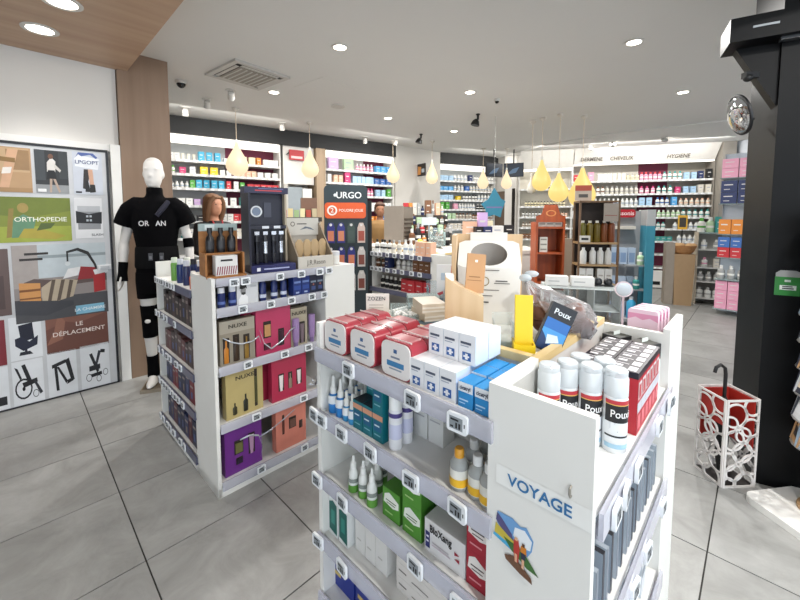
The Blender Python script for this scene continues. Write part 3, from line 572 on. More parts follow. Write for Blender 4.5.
# end face goods (mostly dark packs)
for z, cols in ((1.07,None),(.835,['#2a2522','#3a2c2c','#2a2624','#4a3a3a']),(.58,['#5a3d38','#6b3a3a','#3d2c2c','#51423d']),(.355,['#1f2444','#2a2f5a','#7a1f2a','#8a2a30','#26304f']),(.085,['#1d2340','#2c355f','#5a1f2a','#1f2a48'])):
    if cols is None: continue
    v = 2.99; i = 0; nm = {1:'',}
    rowname = {.835:'second',.58:'third',.355:'fourth',.085:'lowest'}[z]
    while v > 2.37:
        wv = random.choice([.06,.07,.08]); h = random.uniform(.13,.19); c = cols[i % len(cols)]
        p = carton('cosmetic_carton', wv-.004, .12, h, c, [(.15,.85,.7,.8,'#9a8f88'),(.3,.7,.2,.5,random.choice(['#6a5a52','#8a7a6a','#4a5a8a']))])
        pu(p, 'dark cosmetic carton on the %s shelf of the far gondola end' % rowname, 'carton', 'dark cartons on the %s end shelf' % rowname, .775, v-wv/2, z); v -= wv; i += 1
    if z < .6:
        for k in range(3): pass
tubeb = [('#6fa64a','#d8e2d0','bright green tube standing at the back of the end top shelf'),('#b9d0a8','#e6ebe0','pale green tube on the end top shelf'),('#24386f','#d9dde6','navy tube with a white top on the end top shelf'),('#1f3166','#20242f','dark navy bottle on the end top shelf'),('#27315c','#c9ced9','navy tube nearest the orange bottles'),('#2b3560','#dfe2e6','navy tube at the back of the end top shelf')]
for k, (c, cc, l) in enumerate(tubeb):
    p = bottle('lotion_tube', [(.02,0),(.022,.004),(.022,.11),(.018,.12)], c, [(.018,.119),(.018,.15),(.016,.154)], cc)
    pu(p, l, 'tube', None, .74+(k % 2)*.06, 2.80-k*.062, 1.07)
p = bottle('orange_bottle', [(.02,0),(.021,.004),(.021,.07),(.012,.085)], '#d8642a', [(.013,.084),(.013,.105)], '#e6e4e0')
for k in range(2): pu(p, ['orange bottle with a white cap at the gondola corner', 'orange bottle half hidden behind the other one'][k], 'bottle', None, .73+k*.06, 2.40+k*.02, 1.07)
# front bay, upper shelf
blb = bottle('serum_bottle', [(.019,0),(.02,.003),(.02,.075),(.014,.08)], '#1b2b66', [(.0175,.08),(.0175,.108)], '#e3e5ea', None, bands=[(.0202,.02,.035,'#5f74b0')])
bnb = bottle('serum_bottle', [(.018,0),(.019,.003),(.019,.10),(.016,.104)], '#1c2a62', [(.015,.104),(.015,.118)], '#26305f', None, bands=[(.0192,.02,.04,'#c9cfe0')])
for k in range(2): pu(blb, ['navy bottle with a white cap at the left end of the upper bay shelf', 'navy bottle with a white cap beside the portrait card'][k], 'bottle', None, .755+k*.058, 2.05, 1.012, FV)
b = MB(); b.box(-.06,.06,-.002,.002,0,.135,mat('#d3d4d6',.4)); b.poly([(-.05,0),(.0,0),(.0,.04),(-.012,.055),(-.02,.06),(-.035,.055),(-.05,.03)],-.0024,mat('#efefef',.4)); b.poly([(-.035,.055),(-.012,.055),(-.010,.085),(-.02,.1),(-.034,.095),(-.04,.075)],-.0026,mat('#8a8a8a',.4)); b.poly([(-.045,.09),(-.03,.085),(-.012,.092),(-.004,.085),(-.008,.11),(-.02,.12),(-.04,.115)],-.0028,mat('#1a1a1a',.4)); b.poly([(-.035,.068),(-.012,.068),(-.014,.058),(-.024,.052),(-.034,.058)],-.003,mat('#2f2f2f',.4)); b.rect(.015,.05,.09,.1,-.0024,mat('#b5b8bd',.4))
tag(b.obj('portrait_card', None, G(.893,2.04,1.012), FV), 'printed black and white portrait card between the navy bottles', 'card')
for k, u in enumerate((.985,1.055,1.115)): pu(bnb, ['slim navy bottle nearest the portrait card', 'slim navy bottle in the middle of three', 'slim navy bottle nearest the navy cartons'][k], 'bottle', None, u, 2.05, 1.012, FV)
nb = carton('serum_carton', .055, .06, .125, '#1b2f72', [(.1,.9,.62,.72,'#6f86bd'),(.1,.9,.3,.5,'#2b4790'),(.3,.7,.12,.2,'#9fb0d6')])
nb2 = carton('serum_carton', .048, .06, .115, '#1d2038', [(.1,.9,.6,.7,'#7a8a9a'),(.2,.8,.2,.4,'#3a4a7a'),(.4,.6,.45,.55,'#9a5a4a')])
for k in range(2): pu(nb, ['royal navy carton left of its twin on the upper bay shelf', 'royal navy carton right of its twin on the upper bay shelf'][k], 'carton', None, 1.192+k*.058, 2.05, 1.012, FV)
for k in range(2): pu(nb2, ['darkest navy carton beside the royal navy pair', 'darkest navy carton at the right end of the upper bay shelf'][k], 'carton', None, 1.305+k*.05, 2.05, 1.012, FV)
# gift boxes
def gift(name, w, h, col, wins, label, u, v, z, lean=0, txt=None, tcol='#3a352c', d=.05, top=None):
    t = thing(name, label, 'gift box', G(u, v, z), FV+R(random.uniform(-2,2)))
    b = MB(); b.box(-w/2, w/2, -d/2, d/2, 0, h, mat(col, .35, coat=.3)); 
    if top: b.rect(-w/2, w/2, h*.72, h, -d/2-.0004, mat(top, .35))
    b.obj('carton', t)
    for k, (x0, x1, z0, z1, kind, c) in enumerate(wins):     # a window with an item inside
        X0, X1, Z0, Z1 = -w/2+x0*w, -w/2+x1*w, z0*h, z1*h
        if kind != 'item': MB().rect(X0, X1, Z0, Z1, -d/2-.0005, mat('#2a211c', .5)).obj('window', t)
        cx = (X0+X1)/2; r = min((X1-X0)*.36, .018)
        bb = MB()
        if kind in ('bottle', 'item'): bb.lathe([(r*.9,0),(r,.003),(r,(Z1-Z0)*.55),(r*.35,(Z1-Z0)*.65),(r*.35,(Z1-Z0)*.9)], 12, mat(c, .3), Matrix.Translation((cx, -d/2-.001, Z0)) @ Matrix.Diagonal((1,.35,1,1)))
        elif kind == 'tube': bb.lathe([(r*.6,0),(r*.6,(Z1-Z0)*.15),(r*.75,(Z1-Z0)*.18),(r,(Z1-Z0)*.9)], 12, mat(c, .3), Matrix.Translation((cx, -d/2-.001, Z0)) @ Matrix.Diagonal((1,.35,1,1)))
        else: bb.box(X0+(X1-X0)*.12, X1-(X1-X0)*.12, -d/2-.006, -d/2-.001, Z0+(Z1-Z0)*.1, Z1-(Z1-Z0)*.2, mat(c, .35))
        bb.obj('inner_product', t)
    if txt: text(txt, h*.085, mat(tcol, .5), t, 0, -d/2-.003, h*.86, .02, sx=1.3)
    if lean: t.rotation_euler = (R(-lean), 0, FV)
    return t
RIB = mat('#c9ced6', .18, .5)
gift('gift_box', .19, .24, '#8f8778', [(.08,.26,.05,.62,'bottle','#c07a2a'),(.36,.54,.05,.66,'bottle','#3a2a1c'),(.66,.84,.05,.62,'bottle','#8a6a2a')], 'grey gift box with amber bottles on the middle bay shelf', .825, 2.05, .70, txt='NUXE', top='#a39c8e')
gift('gift_box', .215, .27, '#b3345c', [(.2,.42,.36,.72,'box','#b98a5a'),(.62,.8,.12,.5,'tube','#3a2430'),(.2,.4,.1,.24,'box','#5a1f34')], 'raspberry pink gift box on the middle bay shelf', 1.035, 2.05, .70)
gift('gift_box', .22, .27, '#a82b52', [(.2,.42,.36,.72,'box','#b98a5a')], 'raspberry pink gift box hidden behind the front one', 1.0, 2.115, .70)
gift('gift_box', .11, .235, '#a39a86', [(.5,.86,.05,.62,'tube','#7a6a72')], 'beige gift box beside the lilac tubes', 1.205, 2.055, .70, txt='NUXE')
for k, u in enumerate((1.175, 1.30)):
    p = bottle('cream_tube', [(.015,.03),(.02,.05),(.022,.12),(.021,.175),(.002,.178)], '#9a7fae', [(.014,0),(.014,.03)], '#7f6a94'); pu(p, ['lilac tube standing before the beige gift box', 'lilac tube at the right end of the middle bay shelf'][k], 'tube', None, u, 2.02+.02*k, .70, FV)
gift('gift_box', .21, .255, '#b3a26c', [(.14,.3,.08,.36,'item','#33301c'),(.42,.6,.08,.5,'item','#26281c'),(.76,.84,.1,.95,'box','#4a4a2c')], 'gold gift box with dark bottles on the lower bay shelf', .86, 2.06, .39, txt='NUXE')
gift('gift_box', .23, .265, '#a82446', [(.18,.34,.22,.62,'tube','#e6dedc'),(.46,.58,.22,.6,'bottle','#8a7a6a'),(.70,.86,.25,.62,'tube','#e6dedc')], 'crimson gift box with white tubes on the lower bay shelf', 1.135, 2.06, .39)
gift('gift_box', .22, .265, '#961f3d', [], 'crimson gift box hidden behind the front one', 1.10, 2.13, .39)
gift('gift_box', .21, .25, '#6b2a86', [(.24,.48,.42,.74,'box','#6a6a3c'),(.62,.8,.3,.78,'tube','#b08aa8'),(.28,.46,.18,.34,'box','#2a1f33')], 'purple gift box on the bottom bay shelf', .845, 2.06, .075)
gift('gift_box', .205, .275, '#c97a68', [(.2,.27,.36,.8,'box','#5a2f28'),(.42,.66,.42,.68,'box','#6a4a40'),(.76,.88,.34,.52,'bottle','#3a2420')], 'salmon gift box on the bottom bay shelf', 1.14, 2.06, .075)
def ribbon(label, u, v, z, pts, w=.008):
    b = MB(); vs = []
    for x, zz, yy in pts: vs += [(x, yy, zz-w), (x, yy, zz+w)]
    b.add(vs, [(2*k, 2*k+2, 2*k+3, 2*k+1) for k in range(len(pts)-1)], RIB)
    o = tag(b.obj('gift_ribbon', None, G(u, v, z), FV), label, 'ribbon'); m = o.modifiers.new('thickness', 'SOLIDIFY'); m.thickness = .0012; return o
ribbon('silver ribbon across the grey gift box', .83, 2.005, .70, [(-.09,.16,0),(-.05,.13,-.012),(0,.11,-.016),(.06,.11,-.014),(.1,.13,-.012),(.11,.09,-.012)], .004)
ribbon('silver ribbon across the raspberry gift box', 1.04, 2.005, .70, [(-.1,.16,0),(-.08,.08,-.012),(-.04,.04,-.014),(.03,.07,-.016),(.08,.12,-.014),(.12,.13,-.006)], .004)
for k in range(5):
    a = R(30+k*32); ribbon('curl of the silver star bow by the crimson gift box', 1.295, 2.0, .43, [(0,0,0),(.03*math.cos(a),.03*math.sin(a),-.016),(.055*math.cos(a),.055*math.sin(a),-.01)], .007)['group'] = 'silver bow curls'
ribbon('silver ribbon draped over the purple gift box', .86, 2.0, .075, [(-.05,.2,0),(.0,.21,-.012),(.05,.19,-.014),(.07,.12,-.014),(.06,.06,-.012)], .005)
ribbon('silver ribbon stretched from the purple to the salmon gift box', .98, 2.0, .075, [(-.06,.17,0),(0,.19,-.014),(.08,.22,-.014),(.16,.25,-.008)], .003)
# ---- on the top shelf of gondola 1
TZ = 1.171
t = thing('bottle_display', 'kraft wood counter display with dark bottles above a small carton', 'display', G(.80, 2.16, TZ), FV-R(6))
K = wood('#a8713c', '#935f2f', 3, 0, .6, 'kraft_board')
MB().box(-.1,.1,.03,.04,0,.245,K).obj('back', t); MB().box(-.1,-.09,-.09,.03,0,.13,K).obj('side', t); MB().box(.09,.1,-.09,.03,0,.13,K).obj('side', t); MB().box(-.1,.1,-.12,.03,0,.012,K).obj('base', t); MB().box(-.09,.09,-.05,.03,.118,.128,K).obj('shelf', t)
MB().box(-.1,.1,.028,.044,.245,.285,mat('#9fb0ae',.5)).obj('header_card', t); MB().rect(-.07,-.02,.252,.28,.0275,mat('#d6dedc',.5)).obj('header_print', t)
dbt = bottle('oil_bottle', [(.02,0),(.021,.003),(.021,.08),(.01,.095),(.01,.11)], '#17171a', [(.013,.108),(.013,.135)], '#111114', None, bands=[(.0212,.02,.065,'#2c2c30')])
for k in range(3): dbt.put(['dark oil bottle at the left in the kraft display', 'dark oil bottle in the middle of the kraft display', 'dark oil bottle at the right in the kraft display'][k], 'bottle', 'dark bottles in the kraft display', t.matrix_basis @ Vector((-.055+k*.055, -.012, .129)), t.rotation_euler.z)
sw = MB(); sw.box(-.055,.055,-.035,.035,0,.105,mat('#dddbd8',.45)); 
for k in range(9): sw.poly([(-.052+k*.0115,.004),(-.046+k*.0115,.004),(-.040+k*.0115,.048),(-.046+k*.0115,.048)],-.0355,mat('#8a3f4f',.5))
sw.rect(-.03,.03,.075,.085,-.0355,INK)
o = sw.obj('striped_carton', None, t.matrix_basis @ Vector((.0,-.08,.0125)), t.rotation_euler.z); tag(o, 'white carton with dark red stripes on the front of the kraft display', 'carton')
NAV = mat('#1a1c30', .4, var=.05)
t = thing('shaver_display', 'tall navy counter display holding electric groomers', 'display', G(1.075, 2.17, TZ), FV-R(8))
MB().box(-.12,.12,.04,.052,0,.47,NAV).obj('back_board', t)
b = MB(); b.prism([(-.13,0),(-.118,0),(-.118,.46),(-.13,.46)],-.10,.052,NAV); b.obj('side_panel', t)
b = MB(); b.prism([(.118,0),(.13,0),(.13,.46),(.118,.46)],.0,.052,mat('#b5a892',.5)); b.obj('side_panel', t)
MB().box(-.13,.13,-.13,.04,0,.045,mat('#1f2258',.4)).obj('base', t); MB().box(-.118,.118,-.02,.04,.25,.27,NAV).obj('shelf', t)
MB().box(-.13,.13,-.03,.052,.462,.50,mat('#2a2a4a',.4)).obj('header', t)
b = MB(); b.rect(-.07,.09,.475,.482,-.0305,mat('#c9434f',.4)); b.rect(-.05,.1,.487,.492,-.0305,mat('#6a6a9a',.4)); b.obj('header_print', t)
b = MB(); rgp = [(.035*s_*math.cos(2*math.pi*k/24), -.004, .035*s_*math.sin(2*math.pi*k/24)) for s_ in (1,.72) for k in range(24)]
b.add(rgp, [(k,(k+1)%24,(k+1)%24+24,k+24) for k in range(24)], mat('#e8ecf0',.3)); b.poly(circ(.024,16),-.003,mat('#7f8fa8',.3)); o = b.obj('ring_print', t, (-.045,.038,.355))
MB().box(.0,.045,.034,.039,.32,.41,mat('#3a3d4f',.3)).obj('screen_print', t)
for x in (-.01,.06): MB().box(x-.02,x+.02,-.022,-.02,.252,.268,mat('#dfe3ea',.4)).obj('price_card', t)
b = MB(); b.rect(-.10,-.08,.012,.032,-.1306,mat('#e6e8f0',.4)); b.rect(-.06,.09,.018,.026,-.1306,mat('#aab0d6',.4)); b.obj('base_print', t)
for k, (x, cc) in enumerate(((-.07,'#2b2b30'),(-.02,'#c9ccd2'),(.03,'#2b2b30'),(.075,'#c0c3ca'))):
    b = MB(); b.lathe([(.012,0),(.014,.01),(.012,.09),(.015,.13),(.014,.17)], 14, mat('#26262c',.3)); tpp = MB(); tpp.lathe([(.0145,.06),(.0125,.09),(.0152,.13)],14,mat(cc,.2,.8),cap=False); hd = MB(); hd.box(-.014,.014,-.008,.008,.17,.19,mat('#b9bcc4',.25,.8))
    Proto('groomer', b, [('handle_trim', tpp, (0,0,0)), ('head', hd, (0,0,0))]).put('electric groomer standing in the navy display, %s' % ['leftmost','second from the left','third from the left','rightmost'][k], 'groomer', None, t.matrix_basis @ Vector((x,-.04,.046)), t.rotation_euler.z)
t = thing('sachet_display', 'slanted grey card display of beige paddle brushes with script lettering', 'display', G(1.345, 2.14, TZ), FV-R(4))
GC = mat('#c9c3b8', .55)
b = MB(); b.prism([(-.125,0),(.125,0),(.125,.075),(-.125,.075)],-.11,-.10,GC); b.obj('front_panel', t)
for x in (-.125,.117):
    b = MB(); b.add([(x,-.10,0),(x,.10,0),(x,.10,.28),(x,.06,.28),(x,-.10,.08),(x+.008,-.10,0),(x+.008,.10,0),(x+.008,.10,.28),(x+.008,.06,.28),(x+.008,-.10,.08)],[(0,1,2,3,4),(9,8,7,6,5),(0,5,6,1),(1,6,7,2),(2,7,8,3),(3,8,9,4),(4,9,5,0)],mat('#8f7f6a',.6)); b.obj('side_panel', t)
MB().box(-.125,.125,.09,.10,0,.26,GC).obj('back_panel', t); MB().box(-.12,.12,.07,.078,.20,.315,mat('#cfcbc2',.5)).obj('header_card', t)
b = MB(); b.poly(circ(.016,14,-.07,.275),.069,mat('#5a5046',.5)); b.poly(circ(.011,14,-.07,.275),.0688,mat('#cfcbc2',.5)); b.rect(-.04,.03,.272,.278,.069,INK); b.poly([(-.02,.235),(.03,.245),(.09,.23),(.06,.25),(.02,.258)],.069,mat('#6a7480',.5)); b.obj('header_print', t)
MB().box(-.117,.117,-.10,.09,0,.008,GC).obj('base', t); text('J.R.Reson', .03, mat('#6a645c',.5), t, .0, -.1115, .035, 0, sx=.8)
for k in range(4):
    b = MB(); b.ell([(0,0,.0,.008,.006),(0,0,.05,.01,.007),(0,0,.07,.024,.008),(0,0,.11,.03,.009),(0,0,.15,.027,.008),(0,0,.17,.012,.005)], 14, mat('#b89c74',.55,var=.08))
    Proto('paddle_brush', b).put('beige paddle brush in the slanted card display, %s' % ['leftmost','second','third','rightmost'][k], 'brush', 'beige paddle brushes', t.matrix_basis @ Vector((-.082+k*.055,-.04,.0085)), t.rotation_euler.z)
for k, (u, c, l) in enumerate(((1.53,'#e6e6e2','small white jar with a grey lid behind the white end panel'),)):
    p = bottle('cream_jar', [(.03,0),(.032,.004),(.032,.06)], c, [(.033,.06),(.033,.085),(.031,.088)], '#d6d8dc'); pu(p, l.replace('box','jar'), 'jar', None, u, 2.10, TZ, FV)
# ================================================================== LEFT: poster panel and mannequin
t = thing('poster_panel', 'white sliding door panel covered with printed orthopaedic posters', 'poster panel', G(-1.0, 4.12, 0), TH)
X0 = -1.0
b = MB(); b.box(-.2, 1.595, 0, .012, .0, 2.045, mat('#c6c8cb', .4)); b.obj('door_panel', t)
b = MB(); b.box(-.2, 1.61, -.006, .014, 2.045, 2.065, mat('#1e2026', .4)); b.box(1.595, 1.612, -.006, .014, .012, 2.045, mat('#1e2026', .4)); b.box(-.2, 1.61, -.006, .014, 0, .012, mat('#1e2026', .4)); b.obj('door_frame', t)
def poster(u0, u1, z0, z1, base, shapes=(), txt=None, nm='poster'):
    W = u1-u0; Hh = z1-z0; b = MB(); b.box(0, W, -.003, 0, 0, Hh, mat(base, .35, var=.05, scale=9))
    y = -.0032
    for sh, c in shapes:
        b.poly([(x*W, z*Hh) for x, z in sh], y, mat(c, .4, var=.06, scale=20)); y -= .00012
    o = b.obj(nm, t, (u0-X0, -.0005, z0))
    for s_, fx, fz, h, c in (txt or []): text(s_, h, mat(c, .5), o, fx*W, y-.001, fz*Hh, .01)
    return o
def bx_(x0, x1, z0, z1): return [(x0,z0),(x1,z0),(x1,z1),(x0,z1)]
def ov(cx, cz, rx, rz, n=16): return [(cx+rx*math.cos(2*math.pi*k/n), cz+rz*math.sin(2*math.pi*k/n)) for k in range(n)]
def ring(cx, cz, rx, rz, c, th=.75): return [(ov(cx,cz,rx,rz),c),(ov(cx,cz,rx*th,rz*th),None)]
def ringed(cx, cz, rx, rz, c, bgc): return [(ov(cx,cz,rx,rz),c),(ov(cx,cz,rx*.82,rz*.82),bgc)]
poster(-.35,.13,1.68,2.02,'#b5926a',[(bx_(.5,.98,.45,.98),'#c3a47e'),(bx_(.72,.98,.5,.95),'#9a7a55'),([(.62,0),(.72,0),(.86,.95),(.74,.95),(.68,.5)],'#d0a583'),([(.66,.4),(.76,.42),(.78,.56),(.68,.54)],'#e6e0d8'),([(.45,.7),(.82,.66),(.82,.76),(.45,.8)],'#8a6a3a'),(bx_(0,1,0,.1),'#a8855c')])
poster(.15,.345,1.68,2.02,'#26282b',[(bx_(0,1,0,.2),'#8f9294'),(bx_(.0,.3,.3,1),'#3d4246'),(bx_(.72,1,.35,1),'#34383a'),([(.35,.5),(.6,.5),(.62,.75),(.5,.84),(.36,.72)],'#d9d5d0'),([(.32,.32),(.64,.32),(.58,.54),(.38,.54)],'#0d0d10'),([(.4,.02),(.46,.02),(.5,.34),(.42,.34)],'#b09a8a'),([(.68,.02),(.74,.04),(.6,.34),(.52,.34)],'#b09a8a'),(ov(.48,.86,.08,.06),'#6a4a3a'),([(.58,.7),(.78,.55),(.74,.5),(.58,.6)],'#c9c4be'),(bx_(.05,.3,.03,.1),'#e9e9e9')])
poster(.375,.567,1.68,2.03,'#c3c8d2',[([(.08,.66),(.85,.6),(.92,.86),(.2,.92),(.06,.84)],'#e2e5ea'),([(.1,.86),(.2,.95),(.3,.9),(.6,.95),(.8,.86),(.85,.9),(.7,.99),(.2,.99)],'#4a5f9a'),([(.3,.14),(.42,.12),(.62,.6),(.36,.6)],'#2a2422'),([(.56,.1),(.7,.1),(.66,.6),(.5,.6)],'#c99f86'),([(.38,.06),(.56,.06),(.5,.3),(.4,.34)],'#111111'),([(.54,.04),(.74,.06),(.72,.24),(.54,.24)],'#15130f'),(bx_(.06,.26,.03,.07),'#22242a')],[('LPGOPT',.48,.76,.03,'#3a4a7a')])
poster(-.35,.345,1.295,1.645,'#7f8a2c',[(bx_(0,1,0,.35),'#9aa53c'),([(0,.5),(.3,.62),(.65,.55),(1,.7),(1,1),(0,1)],'#6d7a2a'),([(.5,.1),(.66,.12),(.7,.5),(.6,.62),(.52,.5)],'#5f8a6a'),(ov(.6,.76,.045,.11),'#a08a4a'),([(.55,.1),(.86,.05),(.95,.12),(.72,.3),(.6,.3)],'#a89a3a'),([(.7,.25),(.82,.3),(.86,.42),(.74,.42)],'#4f5f2a'),([(.46,.1),(.5,.12),(.53,.75),(.49,.74)],'#8d7a3a')],[('ORTHOPEDIE',.745,.5,.035,'#eef0e0')])
poster(.37,.552,1.31,1.65,'#dfe0e2',[(bx_(.1,.92,.22,.8),'#8d9094'),(bx_(.1,.92,.66,.8),'#b9bcc0'),([(.04,.38),(.96,.36),(.98,.66),(.5,.6),(.04,.68)],'#14161c'),(bx_(.4,.48,.52,.57),'#b9c0c8'),(bx_(.52,.6,.52,.57),'#b9c0c8'),(bx_(.4,.48,.42,.47),'#b9c0c8'),(bx_(.52,.6,.42,.47),'#b9c0c8')],[('SLASH',.78,.08,.02,'#4a5058')])
poster(-.35,-.03,.74,1.25,'#5f4c48',[(bx_(.2,.9,.1,.6),'#4d3c3a')])
poster(-.012,.558,.66,1.27,'#8d8583',[(bx_(0,.25,.45,1),'#a49c98'),(bx_(.25,1,.56,1),'#b9c3c8'),(bx_(.25,1,.82,.86),'#8f9a9e'),(bx_(0,1,0,.30),'#46464a'),(bx_(.07,.3,.8,.83),'#2a2422'),(bx_(.12,.36,.87,.9),'#2a2422'),([(.1,.52),(.2,.56),(.55,.5),(1,.56),(1,.46),(.1,.42)],'#5a4a46'),([(.05,.2),(.26,.18),(.26,.5),(.05,.52)],'#c98f52'),(bx_(.05,.26,.4,.43),'#7a4a20'),(bx_(.05,.26,.3,.32),'#7a4a20'),([(.27,.2),(.6,.28),(.66,.5),(.4,.54),(.27,.44)],'#b3a48e'),([(.32,.22),(.36,.23),(.42,.53),(.38,.53)],'#5a4c40'),([(.42,.24),(.46,.25),(.52,.52),(.48,.52)],'#5a4c40'),([(.52,.26),(.56,.27),(.61,.5),(.57,.51)],'#5a4c40'),([(.5,.53),(.66,.56),(.72,.68),(.56,.66)],'#e3e3e3'),([(.66,.5),(.98,.5),(.98,.64),(.7,.68)],'#8f1f26'),([(.84,.3),(.98,.32),(.98,.56),(.84,.56)],'#a31f24'),([(.55,.9),(.68,.94),(.8,.88),(.88,.7),(.9,.6),(.88,.6),(.85,.7),(.78,.84),(.67,.9),(.55,.87)],'#1c1a1a'),([(.55,.74),(.57,.74),(.57,.9),(.55,.9)],'#1c1a1a'),(ov(.56,.73,.03,.03),'#d0d6d8'),([(.0,.12),(.3,.06),(.6,.16),(.6,.22),(.0,.3)],'#3a3a40'),([(.86,.55),(1.02,.58),(1.02,.64),(.84,.62)],'#e3e5e6'),(bx_(.62,.95,.02,.14),'#7fb6cf')],[('LA CHAMBRE',.785,.08,.024,'#eef4f6')], nm='bedroom_poster')
poster(-.35,-.075,.36,.71,'#7a2630')
WP = '#dcdfe3'
poster(-.055,.125,.375,.715,WP,[([(.28,.8),(.72,.84),(.76,.45),(.34,.42)],'#12162a'),([(.16,.5),(.36,.54),(.6,.4),(.88,.52),(.84,.3),(.4,.2),(.16,.34)],'#191d33'),([(.44,.18),(.52,.18),(.52,.3),(.44,.3)],'#191d33'),([(.26,.1),(.7,.1),(.6,.18),(.3,.18)],'#20222c')])
poster(.15,.548,.375,.735,'#6b4338',[([(0,.55),(.3,.7),(.5,.62),(1,.8),(1,1),(0,1)],'#7d5244'),([(.0,.2),(.25,.3),(.3,.7),(.2,.9),(.12,.5)],'#8d5f4e'),([(.4,.9),(.7,.84),(.95,1),(.4,1)],'#543229')],[('LE',.52,.6,.035,'#e9dcd4'),('DÉPLACEMENT',.52,.42,.035,'#e9dcd4')])
poster(-.35,-.075,.015,.35,WP,[(bx_(.7,.95,.1,.3),'#1a1c22')])
poster(-.055,.12,.015,.365,WP,ringed(.34,.36,.28,.24,'#1a1c22',WP)+[([(.08,.88),(.18,.84),(.3,.6),(.24,.58)],'#15171d'),([(.3,.9),(.42,.92),(.62,.5),(.5,.46)],'#15171d'),([(.3,.5),(.78,.56),(.8,.46),(.34,.38)],'#15171d'),([(.66,.5),(.74,.5),(.95,.2),(.86,.16)],'#2a2d36'),(ov(.34,.36,.05,.05),'#15171d')]+ringed(.72,.2,.1,.09,'#1a1c22',WP))
poster(.145,.325,.015,.385,WP,[([(.15,.72),(.62,.8),(.62,.72),(.15,.64)],'#15171d'),([(.22,.68),(.32,.68),(.36,.12),(.26,.12)],'#15171d'),([(.3,.66),(.38,.66),(.66,.3),(.6,.24)],'#15171d'),([(.6,.78),(.74,.82),(.9,.3),(.78,.28)],'#15171d'),([(.66,.32),(.86,.36),(.86,.28),(.62,.22)],'#15171d')])
poster(.35,.545,.015,.39,WP,[([(.3,.78),(.4,.8),(.62,.36),(.54,.32)],'#15171d'),([(.62,.84),(.72,.82),(.56,.5),(.48,.5)],'#2a2d36'),([(.28,.5),(.66,.52),(.66,.4),(.28,.38)],'#1d2027'),([(.7,.86),(.86,.84),(.84,.76),(.7,.78)],'#15171d'),([(.2,.3),(.7,.34),(.72,.26),(.2,.22)],'#15171d')]+ringed(.26,.24,.1,.09,'#15171d',WP)+ringed(.6,.18,.09,.08,'#15171d',WP)+ringed(.84,.3,.09,.08,'#15171d',WP))
h = MB(); h.box(-.05,.045,-.03,0,-.02,.02,mat('#dfe0e1',.4)); h.box(-.03,.03,-.045,-.03,-.012,.012,mat('#b9bcc0',.4)); h.obj('door_handle', t, (1.545,-.004,1.055))
